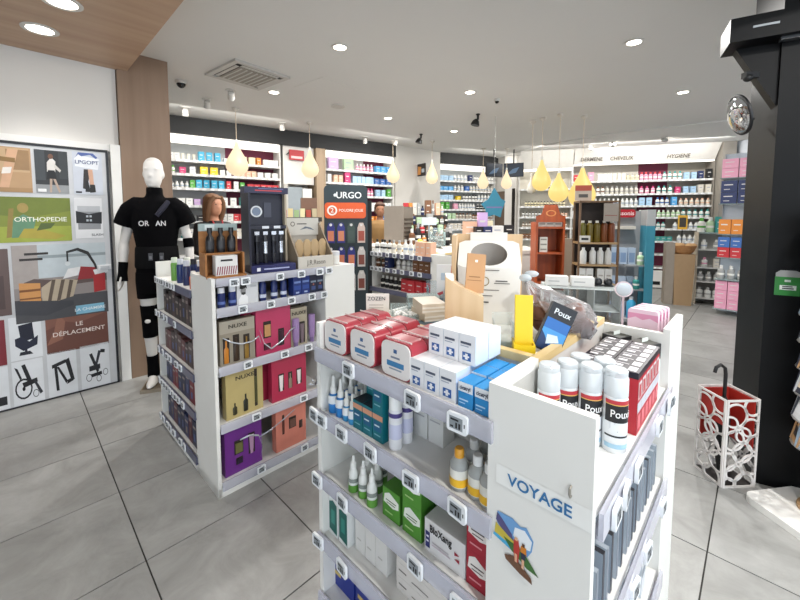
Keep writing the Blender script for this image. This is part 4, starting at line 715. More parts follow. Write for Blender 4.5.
# ------------------------------------------------------------------ figures
def figure_mesh(b, m, J, hand_r=True, nose=True, headscale=1.0):
    """one body: J gives pelvis, chest, neck, head, shoulders, elbows, wrists, hips, knees, ankles (Vectors)"""
    P_ = lambda k: Vector(J[k])
    px, py, pz = P_('pelvis'); cx, cy, czz = P_('chest'); nx, ny, nz = P_('neck'); W_ = J.get('w', 1.0)
    L_ = lambda a, c, t_: a+(c-a)*t_
    tz = [(pz-.10,.13,.10),(pz,.165*W_,.115),(pz+.10,.145*W_,.105),(pz+.20,.135*W_,.10),(czz-.02,.165*W_,.118),(czz+.08,.185*W_,.115),(nz-.09,.175*W_,.095),(nz-.045,.10,.075),(nz,.055,.058),(nz+.07,.052,.056)]
    rings = []
    for z, rx, ry in tz:
        f = max(0, min(1, (z-pz)/(nz-pz))); rings.append((L_(px,nx,f), L_(py,ny,f), z, rx, ry))
    b.ell(rings, 20, m)
    hx, hy, hz = P_('head'); s_ = headscale
    b.ell([(hx,hy-.015*s_,hz-.118*s_,.03*s_,.03*s_),(hx,hy-.02*s_,hz-.105*s_,.048*s_,.055*s_),(hx,hy-.015*s_,hz-.07*s_,.062*s_,.078*s_),(hx,hy-.005*s_,hz-.02*s_,.072*s_,.09*s_),(hx,hy,hz+.03*s_,.076*s_,.096*s_),(hx,hy+.004,hz+.075*s_,.07*s_,.088*s_),(hx,hy+.006,hz+.105*s_,.05*s_,.062*s_),(hx,hy+.006,hz+.12*s_,.02*s_,.025*s_)], 22, m)
    if nose:
        b.loft([[(hx+dx*s_, hy+dy*s_, hz+dz*s_) for dx, dy, dz in rr] for rr in ([(-.008,-.085,.02),(.008,-.085,.02),(.006,-.07,.03),(-.006,-.07,.03)],[(-.017,-.105,-.03),(.017,-.105,-.03),(.014,-.07,-.03),(-.014,-.07,-.03)],[(-.015,-.095,-.042),(.015,-.095,-.042),(.012,-.07,-.042),(-.012,-.07,-.042)])], m)
        b.ball((hx,hy-.078*s_,hz-.066*s_),.024*s_,.014*s_,.009*s_,m,12,8); b.ball((hx,hy-.079*s_,hz-.076*s_),.02*s_,.012*s_,.008*s_,m,12,8)
        b.ball((hx,hy-.062*s_,hz-.10*s_),.024*s_,.022*s_,.016*s_,m,12,8)
        for q in (-1,1): b.ball((hx+q*.03*s_,hy-.078*s_,hz+.026*s_),.024*s_,.016*s_,.007*s_,m,12,8); b.ball((hx+q*.077*s_,hy+.008,hz-.01*s_),.008*s_,.018*s_,.032*s_,m,10,8)
    for q in ('r','l'):
        sh, el, wr = P_('sh_'+q), P_('el_'+q), P_('wr_'+q)
        b.tube([L_(sh,Vector((cx,cy,sh.z)),.25), sh, L_(sh,el,.35), L_(sh,el,.75), el, L_(el,wr,.25), L_(el,wr,.7), wr], [.055,.06,.05,.044,.038,.043,.034,.027], 14, m)
        d = (wr-el).normalized(); sx_ = -1 if wr.x < cx else 1
        fwd = Vector((0,-1,0)); side = d.cross(fwd).normalized(); th_ = fwd
        pc_ = wr+d*.05
        Mx = Matrix.Translation(pc_) @ Matrix((( side.x, th_.x, d.x, 0),(side.y, th_.y, d.y, 0),(side.z, th_.z, d.z, 0),(0,0,0,1)))
        b.ball((0,0,0),.018,.04,.052,m,14,10,Mx)
        for k, (o_, ln) in enumerate(((.03,.066),(.011,.076),(-.009,.072),(-.028,.056))):
            bp = wr+d*.085+th_*o_; inw = side*(-sx_)*(1 if side.x*sx_ > 0 else -1)
            b.tube([bp, bp+d*ln*.45+inw*.006, bp+d*ln*.8+inw*.018, bp+d*ln+inw*.03], [.0095,.009,.008,.006], 8, m)
        bp = wr+d*.03+th_*.03
        b.tube([bp, bp+th_*.025+d*.02, bp+th_*.03+d*.05], [.012,.011,.008], 8, m)
    for q in ('r','l'):
        hp, kn, an_ = P_('hip_'+q), P_('kn_'+q), P_('an_'+q)
        b.tube([hp+Vector((0,0,.06)), hp, L_(hp,kn,.4), L_(hp,kn,.85), kn, L_(kn,an_,.3), L_(kn,an_,.7), an_, an_-Vector((0,0,.04))], [.09,.092,.078,.058,.054,.056,.042,.036,.036], 16, m)
        b.ell([(an_.x,an_.y+.03,an_.z-.075,.034,.03),(an_.x,an_.y-.05,an_.z-.075,.045,.12),(an_.x,an_.y-.05,an_.z-.055,.044,.118),(an_.x,an_.y-.03,an_.z-.03,.038,.08),(an_.x,an_.y,an_.z+.01,.03,.034)], 16, m)
def remesh(o, vox=.010, it=3):
    m = o.modifiers.new('skin', 'REMESH'); m.mode = 'VOXEL'; m.voxel_size = vox; m.use_smooth_shade = True
    s_ = o.modifiers.new('smooth', 'SMOOTH'); s_.iterations = it; s_.factor = .5
    return o
MANW = mat('#d6d3cf', .45, var=.02, name='mannequin_white'); MBLK = mat('#050507', .95, var=.1, scale=30, name='black_knit', spec=.1)
t = thing('mannequin', 'white standing mannequin in black orthopaedic garments by the oak pillar', 'mannequin', (-2.10, 3.23, 0), R(20))
t.scale = (.88, .95, 1)
J = dict(pelvis=(0,0,.99), chest=(0,0,1.36), neck=(0,0,1.67), head=(.0,-.01,1.862), w=1.02,
    sh_r=(-.19,.01,1.58), el_r=(-.275,.02,1.27), wr_r=(-.29,-.01,1.02), sh_l=(.19,.01,1.58), el_l=(.27,.03,1.28), wr_l=(.29,-.01,1.03),
    hip_r=(-.085,0,.93), kn_r=(-.085,-.02,.60), an_r=(-.08,.01,.115), hip_l=(.09,0,.93), kn_l=(.11,.02,.60), an_l=(.13,.04,.115))
b = MB(); figure_mesh(b, MANW, J, headscale=1.08); remesh(b.obj('body', t), .009)
# shirt with short sleeves and high collar
b = MB(); b.ell([(0,0,.90,.185,.135),(0,0,1.0,.185,.135),(0,0,1.1,.175,.13),(0,0,1.22,.168,.128),(0,0,1.36,.192,.135),(0,0,1.47,.205,.133),(0,0,1.56,.205,.118),(0,0,1.62,.15,.1),(0,0,1.655,.085,.08),(0,0,1.68,.07,.073),(0,0,1.74,.068,.072)], 28, MBLK)
for q in (-1,1): b.tube([(q*.08,.0,1.57),(q*.16,.01,1.575),(q*.215,.012,1.54),(q*.25,.015,1.48),(q*.272,.017,1.42)], [.085,.088,.085,.083,.085], 18, MBLK)
o = b.obj('shirt', t); remesh(o, .010, 4)
text('OR', .042, mat('#c9c9cc',.6), o, -.065, -.139, 1.435, .02); text('AN', .042, mat('#c9c9cc',.6), o, .075, -.139, 1.435, .02)
for x in (-.02,.07): b = MB(); b.box(x-.017,x+.017,-.146,-.136,1.13,1.19,mat('#3a3b40',.5)); b.box(x-.01,x+.01,-.149,-.146,1.14,1.165,mat('#6a6b70',.5)); b.obj('belt_buckle', t)
b = MB(); b.ell([(0,0,1.06,.186,.142),(0,0,1.08,.19,.146),(0,0,1.22,.182,.14),(0,0,1.24,.176,.136)], 28, mat('#060608',.8,spec=.15)); b.obj('lumbar_belt', t)
b = MB(); b.ell([(0,0,.84,.10,.1),(0,0,.845,.185,.13),(0,0,.95,.19,.138),(0,0,1.02,.187,.137)], 24, MBLK)
for s_ in (-1,1): b.ell([(s_*.087,-.003,.80,.094,.097),(s_*.087,0,.86,.098,.1),(s_*.085,0,.95,.1,.105)], 20, MBLK)
b.obj('shorts', t)
b = MB(); b.tube([(-.085,-.016,.735),(-.085,-.018,.60),(-.083,-.01,.46)], [.076,.066,.066], 18, MBLK); b.obj('knee_brace', t)
b = MB(); b.ball((-.085,-.082,.605),.025,.008,.018,MANW,12,8); b.obj('knee_patch', t)
b = MB(); b.tube([(-.081,.0,.29),(-.08,.008,.2),(-.08,.01,.10)], [.052,.05,.052], 16, MBLK); b.obj('ankle_brace', t)
b = MB(); b.tube([(-.284,.003,1.11),(-.29,-.01,1.02),(-.292,-.02,.95)], [.04,.038,.046], 14, MBLK); b.obj('wrist_brace', t)
b = MB(); b.tube([(.268,.028,1.30),(.276,.02,1.22)], [.05,.05], 14, MBLK); b.obj('elbow_band', t)
b = MB(); b.tube([(.04,-.128,1.50),(.09,-.118,1.56),(.13,-.08,1.62)], [.02,.024,.02], 10, mat('#141528',.8)); b.obj('shoulder_strap', t)
b = MB(); b.box(-.16,.32,-.14,.22,.0,.03,mat('#8d8272',.4)); b.box(-.15,.31,-.13,.21,.03,.034,mat('#5f5548',.3)); b.poly([(0,0)]*0 or [(-.02,.0),(.1,.0),(.1,.001),(-.02,.001)],-.14,WHITE); b.obj('base_plate', t)
# people behind the counters
def person(label, loc, rz, hgt, skin, hair, top, trousers, hairlong=True, lanyard=None):
    s_ = hgt/1.72; t = thing('person', label, 'person', loc, rz)
    J = dict(pelvis=(0,0,.90*s_), chest=(0,0,1.2*s_), neck=(0,0,1.44*s_), head=(0,-.015,1.60*s_), w=.92, sh_r=(-.165,0,1.37*s_), el_r=(-.2,.0,1.10*s_), wr_r=(-.14,-.2,1.04*s_), sh_l=(.165,0,1.37*s_), el_l=(.2,.0,1.10*s_), wr_l=(.14,-.2,1.04*s_),
        hip_r=(-.085,0,.86*s_), kn_r=(-.09,-.01,.48*s_), an_r=(-.09,.02,.08*s_), hip_l=(.085,0,.86*s_), kn_l=(.09,-.01,.48*s_), an_l=(.09,.02,.08*s_))
    b = MB(); figure_mesh(b, mat(skin,.55,var=.03), J); remesh(b.obj('body', t), .011)
    hz = 1.60*s_; HM = mat(hair,.6,var=.15,scale=60); b = MB()
    b.ell([(0,.02,hz+.135,.02,.025),(0,.014,hz+.118,.06,.07),(0,.002,hz+.085,.088,.112),(0,.012,hz+.045,.094,.102),(0,.035,hz-.03,.094,.078)]+([(0,.045,hz-.1,.092,.06),(0,.05,hz-.18,.085,.05),(0,.05,hz-.24,.06,.035)] if hairlong else [(0,.05,hz-.07,.07,.05)]), 20, HM)
    for q in (-1,1):
        if hairlong: b.tube([(q*.04,-.085,hz+.095),(q*.08,-.066,hz+.03),(q*.09,-.045,hz-.06),(q*.085,-.01,hz-.16),(q*.075,-.01,hz-.23)], [.022,.028,.032,.03,.014], 10, HM)
    b.obj('hair', t)
    b = MB()
    for q in (-1,1): b.ball((q*.03,-.098,hz+.008),.012,.006,.006,mat('#2a1c16',.3),10,6); b.box(q*.03-.016,q*.03+.016,-.1,-.092,hz+.026,hz+.031,HM)
    b.ball((0,-.097,hz-.07),.02,.006,.006,mat('#9a4f4a',.5),10,6); b.obj('face_features', t)
    TM = mat(top,.8,var=.06); b = MB(); b.ell([(0,0,.82*s_,.178,.132),(0,0,.95*s_,.17,.128),(0,0,1.08*s_,.148,.118),(0,0,1.2*s_,.17,.13),(0,0,1.3*s_,.185,.128),(0,0,1.37*s_,.175,.11),(0,0,1.41*s_,.1,.085),(0,0,1.43*s_,.07,.07)], 24, TM)
    for q in (-1,1): b.tube([(q*.08,0,1.36*s_),(q*.16,0,1.365*s_),(q*.19,0,1.22*s_),(q*.2,0,1.10*s_),(q*.175,-.09,1.075*s_)], [.07,.07,.06,.055,.05], 14, TM)
    o = b.obj('top', t); remesh(o, .012, 3)
    b = MB(); PM = mat(trousers,.8)
    b.ell([(0,0,.80*s_,.15,.12),(0,0,.9*s_,.175,.13),(0,0,.96*s_,.165,.125)], 20, PM)
    for q in (-1,1): b.tube([(q*.085,0,.90*s_),(q*.088,0,.66*s_),(q*.09,-.01,.46*s_),(q*.09,.01,.1*s_)], [.1,.085,.072,.06], 16, PM)
    b.obj('trousers', t)
    if lanyard:
        b = MB(); b.tube([(-.06,-.07,1.43*s_),(-.04,-.13,1.3*s_),(0,-.14,1.15*s_),(.04,-.13,1.3*s_),(.06,-.07,1.43*s_)], .008, 6, mat(lanyard,.6)); b.obj('lanyard', t)
    return t
p = at(214, 240, 4.25)
person('person with long light brown hair in a black top behind the tall gondola', (p.x, 4.25, 0), R(62), 1.74, '#b98468', '#6b4a2f', '#0c0c0e', '#1b1c22', True, '#a8262c')
p = at(380, 240, 6.3)
person('person with tied brown hair in a tan top at the far counter', (p.x, 6.3, 0), R(10), 1.72, '#96694f', '#4a2f22', '#8a6a3f', '#2a2a2e', False)
# ================================================================== CEILING FIXTURES
def ceil_at(px, py, z=CZ):
    d = at(px, py, 1); k = (z-CAMH)/(d.z-CAMH); return Vector((d.x*k, k, z))
RIM = mat('#d8d6d2', .4); GLOW = mat('#fff4e2', .5, emit=14, name='lit_lens'); STEEL = mat('#a9a9a6', .35, .7)
def downlight(px, py, label, z=CZ, r=.055, W=LAMP_W, tilt=None, col=(1,.975,.94), spot=None):
    p = ceil_at(px, py, z); t = thing('downlight', label, 'ceiling light', p, 0, 'recessed ceiling downlights')
    b = MB(); n = 24; vs = []
    for rr, zz in ((r*1.35,-.001),(r*1.35,-.006),(r,-.008),(r*.96,-.001)): vs.append((rr, zz))
    b.lathe(vs, n, RIM, cap=False); b.obj('trim_ring', t)
    b = MB(); b.lathe([(r*.96,-.004),(r*.96,-.003)], n, GLOW); b.obj('lens', t)
    aim = Vector((p.x, p.y, 0)) if tilt is None else Vector(tilt)
    l = lamp('downlight_beam', p-Vector((0,0,.03)), W, col, r*2, spot, aim=aim); return t
places = [(340,47,'large downlight above the near end of the aisle'),(470,92,'downlight left of the black spotlight, mid ceiling'),(634,42,'large downlight near the black portal'),(683,92,'downlight nearest the convex mirror'),(388,118,'small downlight ahead of the round black camera'),(454,131,'small downlight right above the far shelves'),(274,92,'small downlight just right of the square air cassette')]
for x, y, l in places: downlight(x, y, l)
for x, y, l in ((40,29,'large lit lamp in the oak soffit'),(62,2,'lamp in the oak soffit cut by the photo edge')): downlight(x, y, l, 2.78, .075, 42, spot=110)
for k, (u, v) in enumerate(((.3,-.8),(1.4,-.9),(2.6,-1.2))):      # same lamps go on behind the viewer
    t = thing('downlight', 'recessed downlight out of view behind the camera, number %s' % ['one','two','three'][k], 'ceiling light', G(u,v,CZ), 0, 'recessed ceiling downlights'); MB().lathe([(.05,-.004),(.05,-.003)],16,GLOW).obj('lens', t); lamp('downlight_beam', G(u,v,CZ-.03), LAMP_W, (1,.975,.94), .11, aim=G(u,v,0))
def gimbal(px, py, label, aim, W=8, col='#c9c7c2', z=CZ):
    p = ceil_at(px, py, z); t = thing('gimbal_spot', label, 'spotlight', p, 0, 'adjustable ceiling spots'); M_ = mat(col, .4)
    MB().lathe([(.06,0),(.06,-.01),(.035,-.014)], 18, M_).obj('mount', t)
    d = (Vector(aim)-p).normalized(); q = d.to_track_quat('Z', 'Y').to_matrix().to_4x4()
    MB().lathe([(.02,-.03),(.035,-.02),(.04,.06)], 16, M_, Matrix.Translation((0,0,-.05)) @ q).obj('head', t)
    MB().lathe([(.034,.061),(.034,.0615)], 16, GLOW, Matrix.Translation((0,0,-.05)) @ q).obj('lens', t)
    if W: lamp('spot_beam', p+Vector((0,0,-.05))+d*.08, W, (1,.93,.84), .03, 70, aim)
for k, (x, y) in enumerate(((231,90),(207,99),(185,107),(365,137),(396,139),(282,123))):
    p = ceil_at(x, y); f = WL.sx(x+4); gimbal(x, y, ['white spot nearest the air vent','middle white spot of three by the oak pillar','white spot closest to the oak pillar','white spot over the lilac boxes','white spot at the end of the dark header','white spot left of the second drop lamp'][k], WL.p(min(f, l_end-.35), 0, 1.9), 5 if x < 360 else 2.5)
for k, (x, y) in enumerate(((590,146),(612,142),(664,137))):
    gimbal(x, y, ['ceiling spot left over the right back wall','ceiling spot above the hair care sign','ceiling spot above the hygiene sign'][k], WR.p(WR.sx(x+38), 0, 2.75), 7, z=2.924)
# air cassette
p = ceil_at(248, 75); t = thing('air_vent', 'square white air cassette set in the ceiling', 'air vent', p, R(-38)); V1 = mat('#bdbbb6', .5); V2 = mat('#8f8a80', .6)
b = MB(); 
for x0, x1, y0, y1 in ((-.3,.3,-.3,-.25),(-.3,.3,.25,.3),(-.3,-.25,-.25,.25),(.25,.3,-.25,.25)): b.box(x0,x1,y0,y1,-.022,-.001,V1)
b.obj('frame', t); MB().box(-.2,.2,-.2,.2,-.03,-.022,V2).obj('grille', t); MB().box(-.25,.25,-.25,.25,-.01,-.002,mat('#3a3833',.7)).obj('backing', t)
for k in range(4):
    o = MB().box(-.2,.2,-.018,.018,-.026,-.022,V1).obj('louver', t); a = k*math.pi/2; o.location = (.225*math.sin(a), -.225*math.cos(a), 0); o.rotation_euler = (0,0,a)
for k in range(7): MB().box(-.18,.18,-.17+k*.055-.008,-.17+k*.055+.008,-.034,-.03,V1).obj('slat', t)
p = ceil_at(326, 88); t = thing('access_hatch', 'faint square access hatch flush with the ceiling', 'hatch', p, R(-38)); MB().box(-.25,.25,-.25,.25,-.004,-.001,CEIL).obj('panel', t)
p = ceil_at(338, 106); b = MB(); b.lathe([(.09,0),(.09,-.012),(.07,-.018)], 24, mat('#c4c1bb',.5)); tag(b.obj('air_diffuser', None, p), 'round flat white ceiling diffuser', 'diffuser')
# cameras, black spot, detector
def cam_dome(px, py, label, r=.05):
    p = ceil_at(px, py); t = thing('security_camera', label, 'camera', p); MB().lathe([(r,0),(r,-.02),(r*.9,-.03)], 18, mat('#d0cec9',.4)).obj('mount', t)
    b = MB(); b.ball((0,0,-.03),r*.75,r*.75,r*.75,mat('#101114',.15),16,10); b.obj('dome', t); return t
cam_dome(181, 81, 'black dome camera beside the oak pillar', .06); cam_dome(497, 99, 'small dome camera right of the black spotlight', .035)
def black_spot(px, py, label):
    p = ceil_at(px, py-9); t = thing('track_spot', label, 'spotlight', p); BK = mat('#0c0c0e',.4)
    MB().lathe([(.03,0),(.03,-.015)],14,BK).obj('mount', t); MB().lathe([(.016,-.015),(.016,-.08)],10,BK).obj('stem', t); MB().lathe([(.02,-.075),(.045,-.1),(.062,-.15),(.062,-.165)],18,BK,Matrix.Rotation(R(15),4,'Y')).obj('head', t)
black_spot(478, 123, 'black cone spotlight hanging from the mid ceiling'); black_spot(421, 143, 'black spotlight near the white pier')
def pendant(px, top, bot, mpx, mpy, label, glow, wpx, Y=None, cz=CZ):
    m = ceil_at(mpx, mpy, cz) if Y is None else Vector((at(px, 200, Y).x, Y, cz))
    Y = m.y; z1 = at(px, top, Y).z; z0 = at(px, bot, Y).z; r = wpx/2*Y/FPX; hh = z1-z0; X = at(px, (top+bot)/2, Y).x
    t = thing('drop_pendant', label, 'pendant lamp', (X, Y, z0), 0, 'drop shaped pendant lamps')
    prof = [(1e-4,0)]+[(r*math.sin(a), r*(1-math.cos(a))) for a in [R(15*k) for k in range(1,8)]]+[(r*.82,r+(hh-r)*.28),(r*.55,r+(hh-r)*.52),(r*.28,r+(hh-r)*.76),(r*.12,hh)]
    MB().lathe(prof, 24, glow).obj('shade', t)
    MB().lathe([(.006,hh-.005),(.02,hh),(.018,hh+.04),(.005,hh+.05)], 10, mat('#cfcdc8',.4)).obj('socket', t)
    MB().tube([(0,0,hh+.04),(0,0,cz-z0)], .0045, 6, mat('#bfae98',.5)).obj('cord', t)
    MB().lathe([(.01,cz-z0-.05),(.045,cz-z0-.02),(.045,cz-z0-.001)], 14, mat('#cfc9c0',.5)).obj('ceiling_rose', t)
WHG = mat('#fbe3bb', .5, emit=1.0, name='warm_white_drop'); YEG = mat('#f6d680', .5, emit=.98, name='amber_drop'); GRG = mat('#cfcac0', .5)
for a in ((237,143,176,235,108,'drop lamp hanging before the maroon shelf panel',WHG,21),(310,150,178,310,122,'drop lamp in front of the glass door',WHG,17),(393,161,183,395,140,'drop lamp at the end of the lilac shelf',WHG,13),(432,162,184,433,141,'drop lamp in front of the white pier',WHG,12)): pendant(*a)
pendant(483,170,189,0,0,'left one of the two distant drop lamps by the screens',WHG,11,8.2); pendant(506.5,170,189,0,0,'right one of the two distant drop lamps by the screens',WHG,10.5,8.2)
for a in ((541.5,160,191,540,118,'left amber drop lamp over the orange display',YEG,18),(558.5,173,202,561,114,'middle amber drop lamp over the orange display',YEG,19),(582,168,208,584,116,'amber drop lamp behind the wooden shelf',YEG,25)): pendant(*a)
pendant(531.5,176,194,545,121,'unlit grey drop lamp beside the amber ones',GRG,9)
# ================================================================== BACK WALL SHELVING
PAL = {'white':'#e6e6e2','off white':'#d9d4c8','pale blue':'#a9cbe6','cyan':'#3aa5c9','sky blue':'#5aa6dd','navy':'#27345f','blue':'#3f6cb0','yellow':'#ecc928','pink':'#e39fb8','magenta':'#c93a72','red':'#c4343c','lilac':'#cfaedd','green':'#57a845','pale green':'#b9d6ae','teal':'#3f9a94','cream':'#e6dcb8','brown':'#7a5236','grey':'#a8a9a8','black':'#1d1d20','orange':'#de8a3a','peach':'#e6b79a'}
PC = {}
def small(kind, col, w, h, cap='white', w2=None):
    k = (kind, col, w, h, cap)
    if k in PC: return PC[k]
    b = MB(); m = mat(PAL[col], .5, var=0)
    if kind == 'carton':
        b.box(-w*.47, w*.47, -.04, .04, 0, h, m); acc = mat('#9aa3b4' if col in ('white','off white','cream','pale blue','pale green') else '#d9d6d2', .5, var=0)
        b.rect(-w*.30, w*.22, h*.6, h*.68, -.0405, acc); b.rect(-w*.30, w*.05, h*.22, h*.27, -.0405, acc); nm = 'medicine_carton'
    elif kind == 'bottle':
        r = w*.43; b.lathe([(r*.92,0),(r,h*.03),(r,h*.66),(r*.45,h*.78)], 10, m); b.lathe([(r*.5,h*.77),(r*.5,h)], 10, mat(PAL[cap], .4, var=0)); b.lathe([(r*1.01,h*.3),(r*1.01,h*.44)], 10, mat('#f0efe9' if col not in ('white','off white','cream') else PAL[cap] if cap != 'white' else '#9fb0c4', .5, var=0), cap=False); nm = 'toiletry_bottle'
    else:
        r = w*.4; b.ell([(0,0,0,r*.8,r*.8),(0,0,h*.2,r*.82,r*.8),(0,0,h*.22,r*.9,r*.7),(0,0,h,r,r*.15)], 10, m); b.ell([(0,0,0,r*.85,r*.85),(0,0,h*.19,r*.85,r*.85)], 10, mat(PAL[cap], .4, var=0)); nm = 'cream_tube'
    PC[k] = (nm, b.mesh(nm)); return PC[k]
NUM = ['top','second','third','fourth','fifth','sixth','seventh','eighth','lowest']
def fill(F, xa, xb, z, segs, ordn, where, y=.10):
    for sg in segs:
        f0, f1, kind, col, w, h = sg[:6]; cap = sg[6] if len(sg) > 6 else 'white'
        s0 = xa+(xb-xa)*f0; s1 = xa+(xb-xa)*f1; n = max(1, int((s1-s0)/w)); st = (s1-s0)/n
        for k in range(n):
            nm, me = small(kind, col, w, h, cap)
            o = link(nm, me, None, F.p(s0+st*(k+.5), y+random.uniform(0,.02), z), F.a+R(random.uniform(-4,4)))
            noun = {'carton':'carton','bottle':'bottle','tube':'tube'}[kind]
            cp = '' if cap == 'white' or kind == 'carton' else ' with %s cap' % cap
            tag(o, '%s %s%s on the %s shelf of %s' % (col, noun, cp, ordn, where), noun, '%s %ss%s, %s shelf, %s' % (col, noun, cp, ordn, where))
def shelving(F, xa, xb, zs, label, backs, top=2.70, strip=.12, sideL='#d9d8d4', sideR='#d9d8d4', rail='#cfcfcc', lampW=16, d=.36):
    t = thing('wall_shelving', label, 'shelving', F.p(xa, .06, 0), F.a); L_ = xb-xa
    for f0, f1, c in backs: MB().box(L_*f0, L_*f1, d-.02, d-.002, .05, top, mat(c, .6)).obj('back_panel', t)
    MB().box(-.02, 0, 0, d, 0, top, mat(sideL, .5)).obj('side_panel', t); MB().box(L_, L_+.02, 0, d, 0, top, mat(sideR, .5)).obj('side_panel', t)
    for z in zs:
        MB().box(0, L_, .01, d-.021, z-.02, z, mat('#d6d5d2', .45)).obj('shelf', t)
        MB().box(0, L_, 0, .01, z-.03, z+.008, mat(rail, .4)).obj('price_rail', t)
        n = int(L_/.11); tgm = MB()
        for k in range(n): tgm.box(L_*(k+.5)/n-.028, L_*(k+.5)/n+.028, -.006, 0, z-.03, z+.006, mat('#e9ebec', .4, var=0))
        stuff(tgm.obj('price_strip', t))
    MB().box(0, L_, 0, d-.021, 0, .06, mat('#8f8d89', .5)).obj('plinth', t)
    if strip:
        MB().box(0, L_, -.01, .10, top-strip, top-.002, mat('#fffaf0', .5, emit=1.6, name='light_strip')).obj('light_strip', t)
        l = bpy.data.lights.new('shelf_fill_light', 'AREA'); l.shape = 'RECTANGLE'; l.size = L_*.95; l.size_y = .05; l.energy = lampW; l.color = (1,.97,.92)
        o = bpy.data.objects.new('shelf_fill_light', l); COL.objects.link(o); o.location = F.p((xa+xb)/2, -.75, CZ-.06); o.rotation_euler = (R(34), 0, F.a)  # added fill light out in front of the shelves, apart from the strip
    return t
LB = 'the left back wall'
xa, xb = WL.sx(150), WL.sx(282); ZL = [2.33, 2.125, 1.915, 1.655, 1.41, 1.16, .9, .62, .3]
shelving(WL, xa, xb, ZL, 'lit white wall shelving with a maroon panel behind the woman', [(0,.58,'#b9bcbd'),(.58,1,'#6f1f3d')], lampW=13)
C, B_, T_ = 'carton', 'bottle', 'tube'
rows = [
 [(.14,.22,C,'white',.07,.1),(.22,.34,T_,'off white',.06,.1),(.34,.52,C,'cyan',.085,.14),(.53,.58,C,'white',.07,.07),(.6,.66,C,'pink',.08,.12),(.66,.8,C,'cream',.1,.12),(.8,.84,C,'orange',.07,.12),(.86,.99,C,'white',.08,.1)],
 [(.14,.2,B_,'white',.06,.12,'green'),(.2,.27,C,'magenta',.09,.1),(.27,.34,C,'white',.08,.11),(.35,.5,C,'yellow',.11,.12),(.5,.6,C,'white',.07,.09),(.62,.8,C,'peach',.08,.1),(.8,.99,C,'white',.09,.09)],
 [(.14,.28,B_,'white',.06,.1),(.28,.32,C,'green',.07,.12),(.32,.54,C,'cyan',.085,.13),(.54,.6,C,'red',.07,.13),(.6,.66,C,'white',.07,.13),(.66,.7,C,'green',.07,.12),(.72,.99,C,'red',.1,.1)],
 [(.14,.3,C,'white',.09,.11),(.3,.42,C,'lilac',.09,.1),(.42,.5,C,'pale blue',.09,.12),(.5,.64,C,'white',.09,.13),(.64,.7,C,'teal',.06,.14),(.72,.86,C,'peach',.08,.15),(.86,.99,C,'navy',.1,.12)],
 [(.14,.3,B_,'white',.07,.13,'teal'),(.3,.4,C,'black',.1,.1),(.4,.6,C,'white',.09,.12),(.6,.75,C,'red',.09,.12),(.75,.99,C,'white',.09,.13)],
 [(.14,.25,B_,'teal',.07,.14),(.25,.4,C,'white',.09,.14),(.4,.6,B_,'grey',.07,.13),(.6,.99,C,'off white',.09,.13)]]
for k, r_ in enumerate(rows): fill(WL, xa, xb, ZL[k], r_, NUM[k], LB)
# glass door with exit sign, oak post
xd0, xd1, xd2, xd3 = WL.sx(284), WL.sx(316), WL.sx(317), WL.sx(326)
t = struct(MB().box(xd0+.03, xd1, .06, .09, 2.05, 2.70, PLAS, WL.M).obj('door_1')); 
MB().box(xd0+.03, xd0+.10, .05, .10, 0, 2.05, GREYW, WL.M).obj('door_frame', t); MB().box(xd1-.22, xd1-.05, .04, .10, 0, 1.98, mat('#dcdcd8',.5), WL.M).obj('door_leaf', t); MB().box(xd0+.1, xd1-.22, .06, .07, .0, 2.0, mat('#8f979b',.15), WL.M).obj('glass_pane', t)
b = MB(); b.box(-.13,.13,-.03,0,-.085,.085,mat('#b5363c',.5)); b.rect(-.1,.1,-.06,-.02,-.031,mat('#e7c9c9',.5)); tag(b.obj('fire_sign', None, WL.p(WL.sx(298.5), .045, at(298,155,WL.p(WL.sx(298.5),0,0).y).z), WL.a), 'red sign fixed above the glass door', 'sign')
b = MB(); b.prism([(-.06,-.03),(.03,.01),(.06,.05),(.0,.03)],-.02,0,INK); tag(b.obj('wall_sensor', None, WL.p(WL.sx(291.5), .05, at(291,154,6.6).z), WL.a), 'small black sensor left of the red sign', 'sensor')
struct(MB().box(xd2, xd3, -.02, .42, 0, 2.70, wood('#b39c82','#a18a70',2,2,.6,'beige_post'), WL.M).obj('trim_6'))
xa, xb = WL.sx(328), WL.sx(394.5)
ZL2 = [2.36, 2.12, 1.88, 1.62, 1.37, 1.12, .85, .55]
shelving(WL, xa, xb, ZL2, 'lit wall shelving of lilac and pink goods behind the orange sign', [(0,.66,'#c9c6c4'),(.66,1,'#6f1f3d')], lampW=9)
LC = 'the lilac bay'
rows = [[(.015,.2,C,'lilac',.20,.22),(.22,.42,C,'pale green',.21,.22),(.43,.7,B_,'pink',.07,.15),(.72,.98,C,'sky blue',.12,.13)],
 [(.0,.1,C,'white',.08,.15),(.1,.24,C,'peach',.09,.14),(.25,.36,C,'magenta',.12,.2),(.38,.7,C,'pale blue',.09,.14),(.7,.98,C,'blue',.12,.12)],
 [(.0,.3,C,'white',.09,.15),(.3,.7,B_,'pink',.07,.16,'magenta'),(.72,.9,C,'pale blue',.09,.14),(.9,.99,C,'green',.09,.16)],
 [(.0,.15,C,'red',.09,.13),(.15,.3,B_,'white',.07,.14),(.3,.6,B_,'pale green',.07,.14,'green'),(.62,.98,C,'white',.08,.14)],
 [(.0,.3,C,'white',.09,.13),(.32,.6,C,'peach',.09,.12),(.62,.8,C,'orange',.1,.12),(.8,.98,C,'blue',.1,.12)],
 [(.0,.4,C,'white',.1,.13),(.4,.98,C,'pale blue',.1,.13)]]
for k, r_ in enumerate(rows): fill(WL, xa, xb, ZL2[k], r_, NUM[k], LC)
xa, xb = WM.sx(440), WM.sx(495.5); ZM = [2.32, 2.09, 1.87, 1.65, 1.42, 1.18, .9, .6]
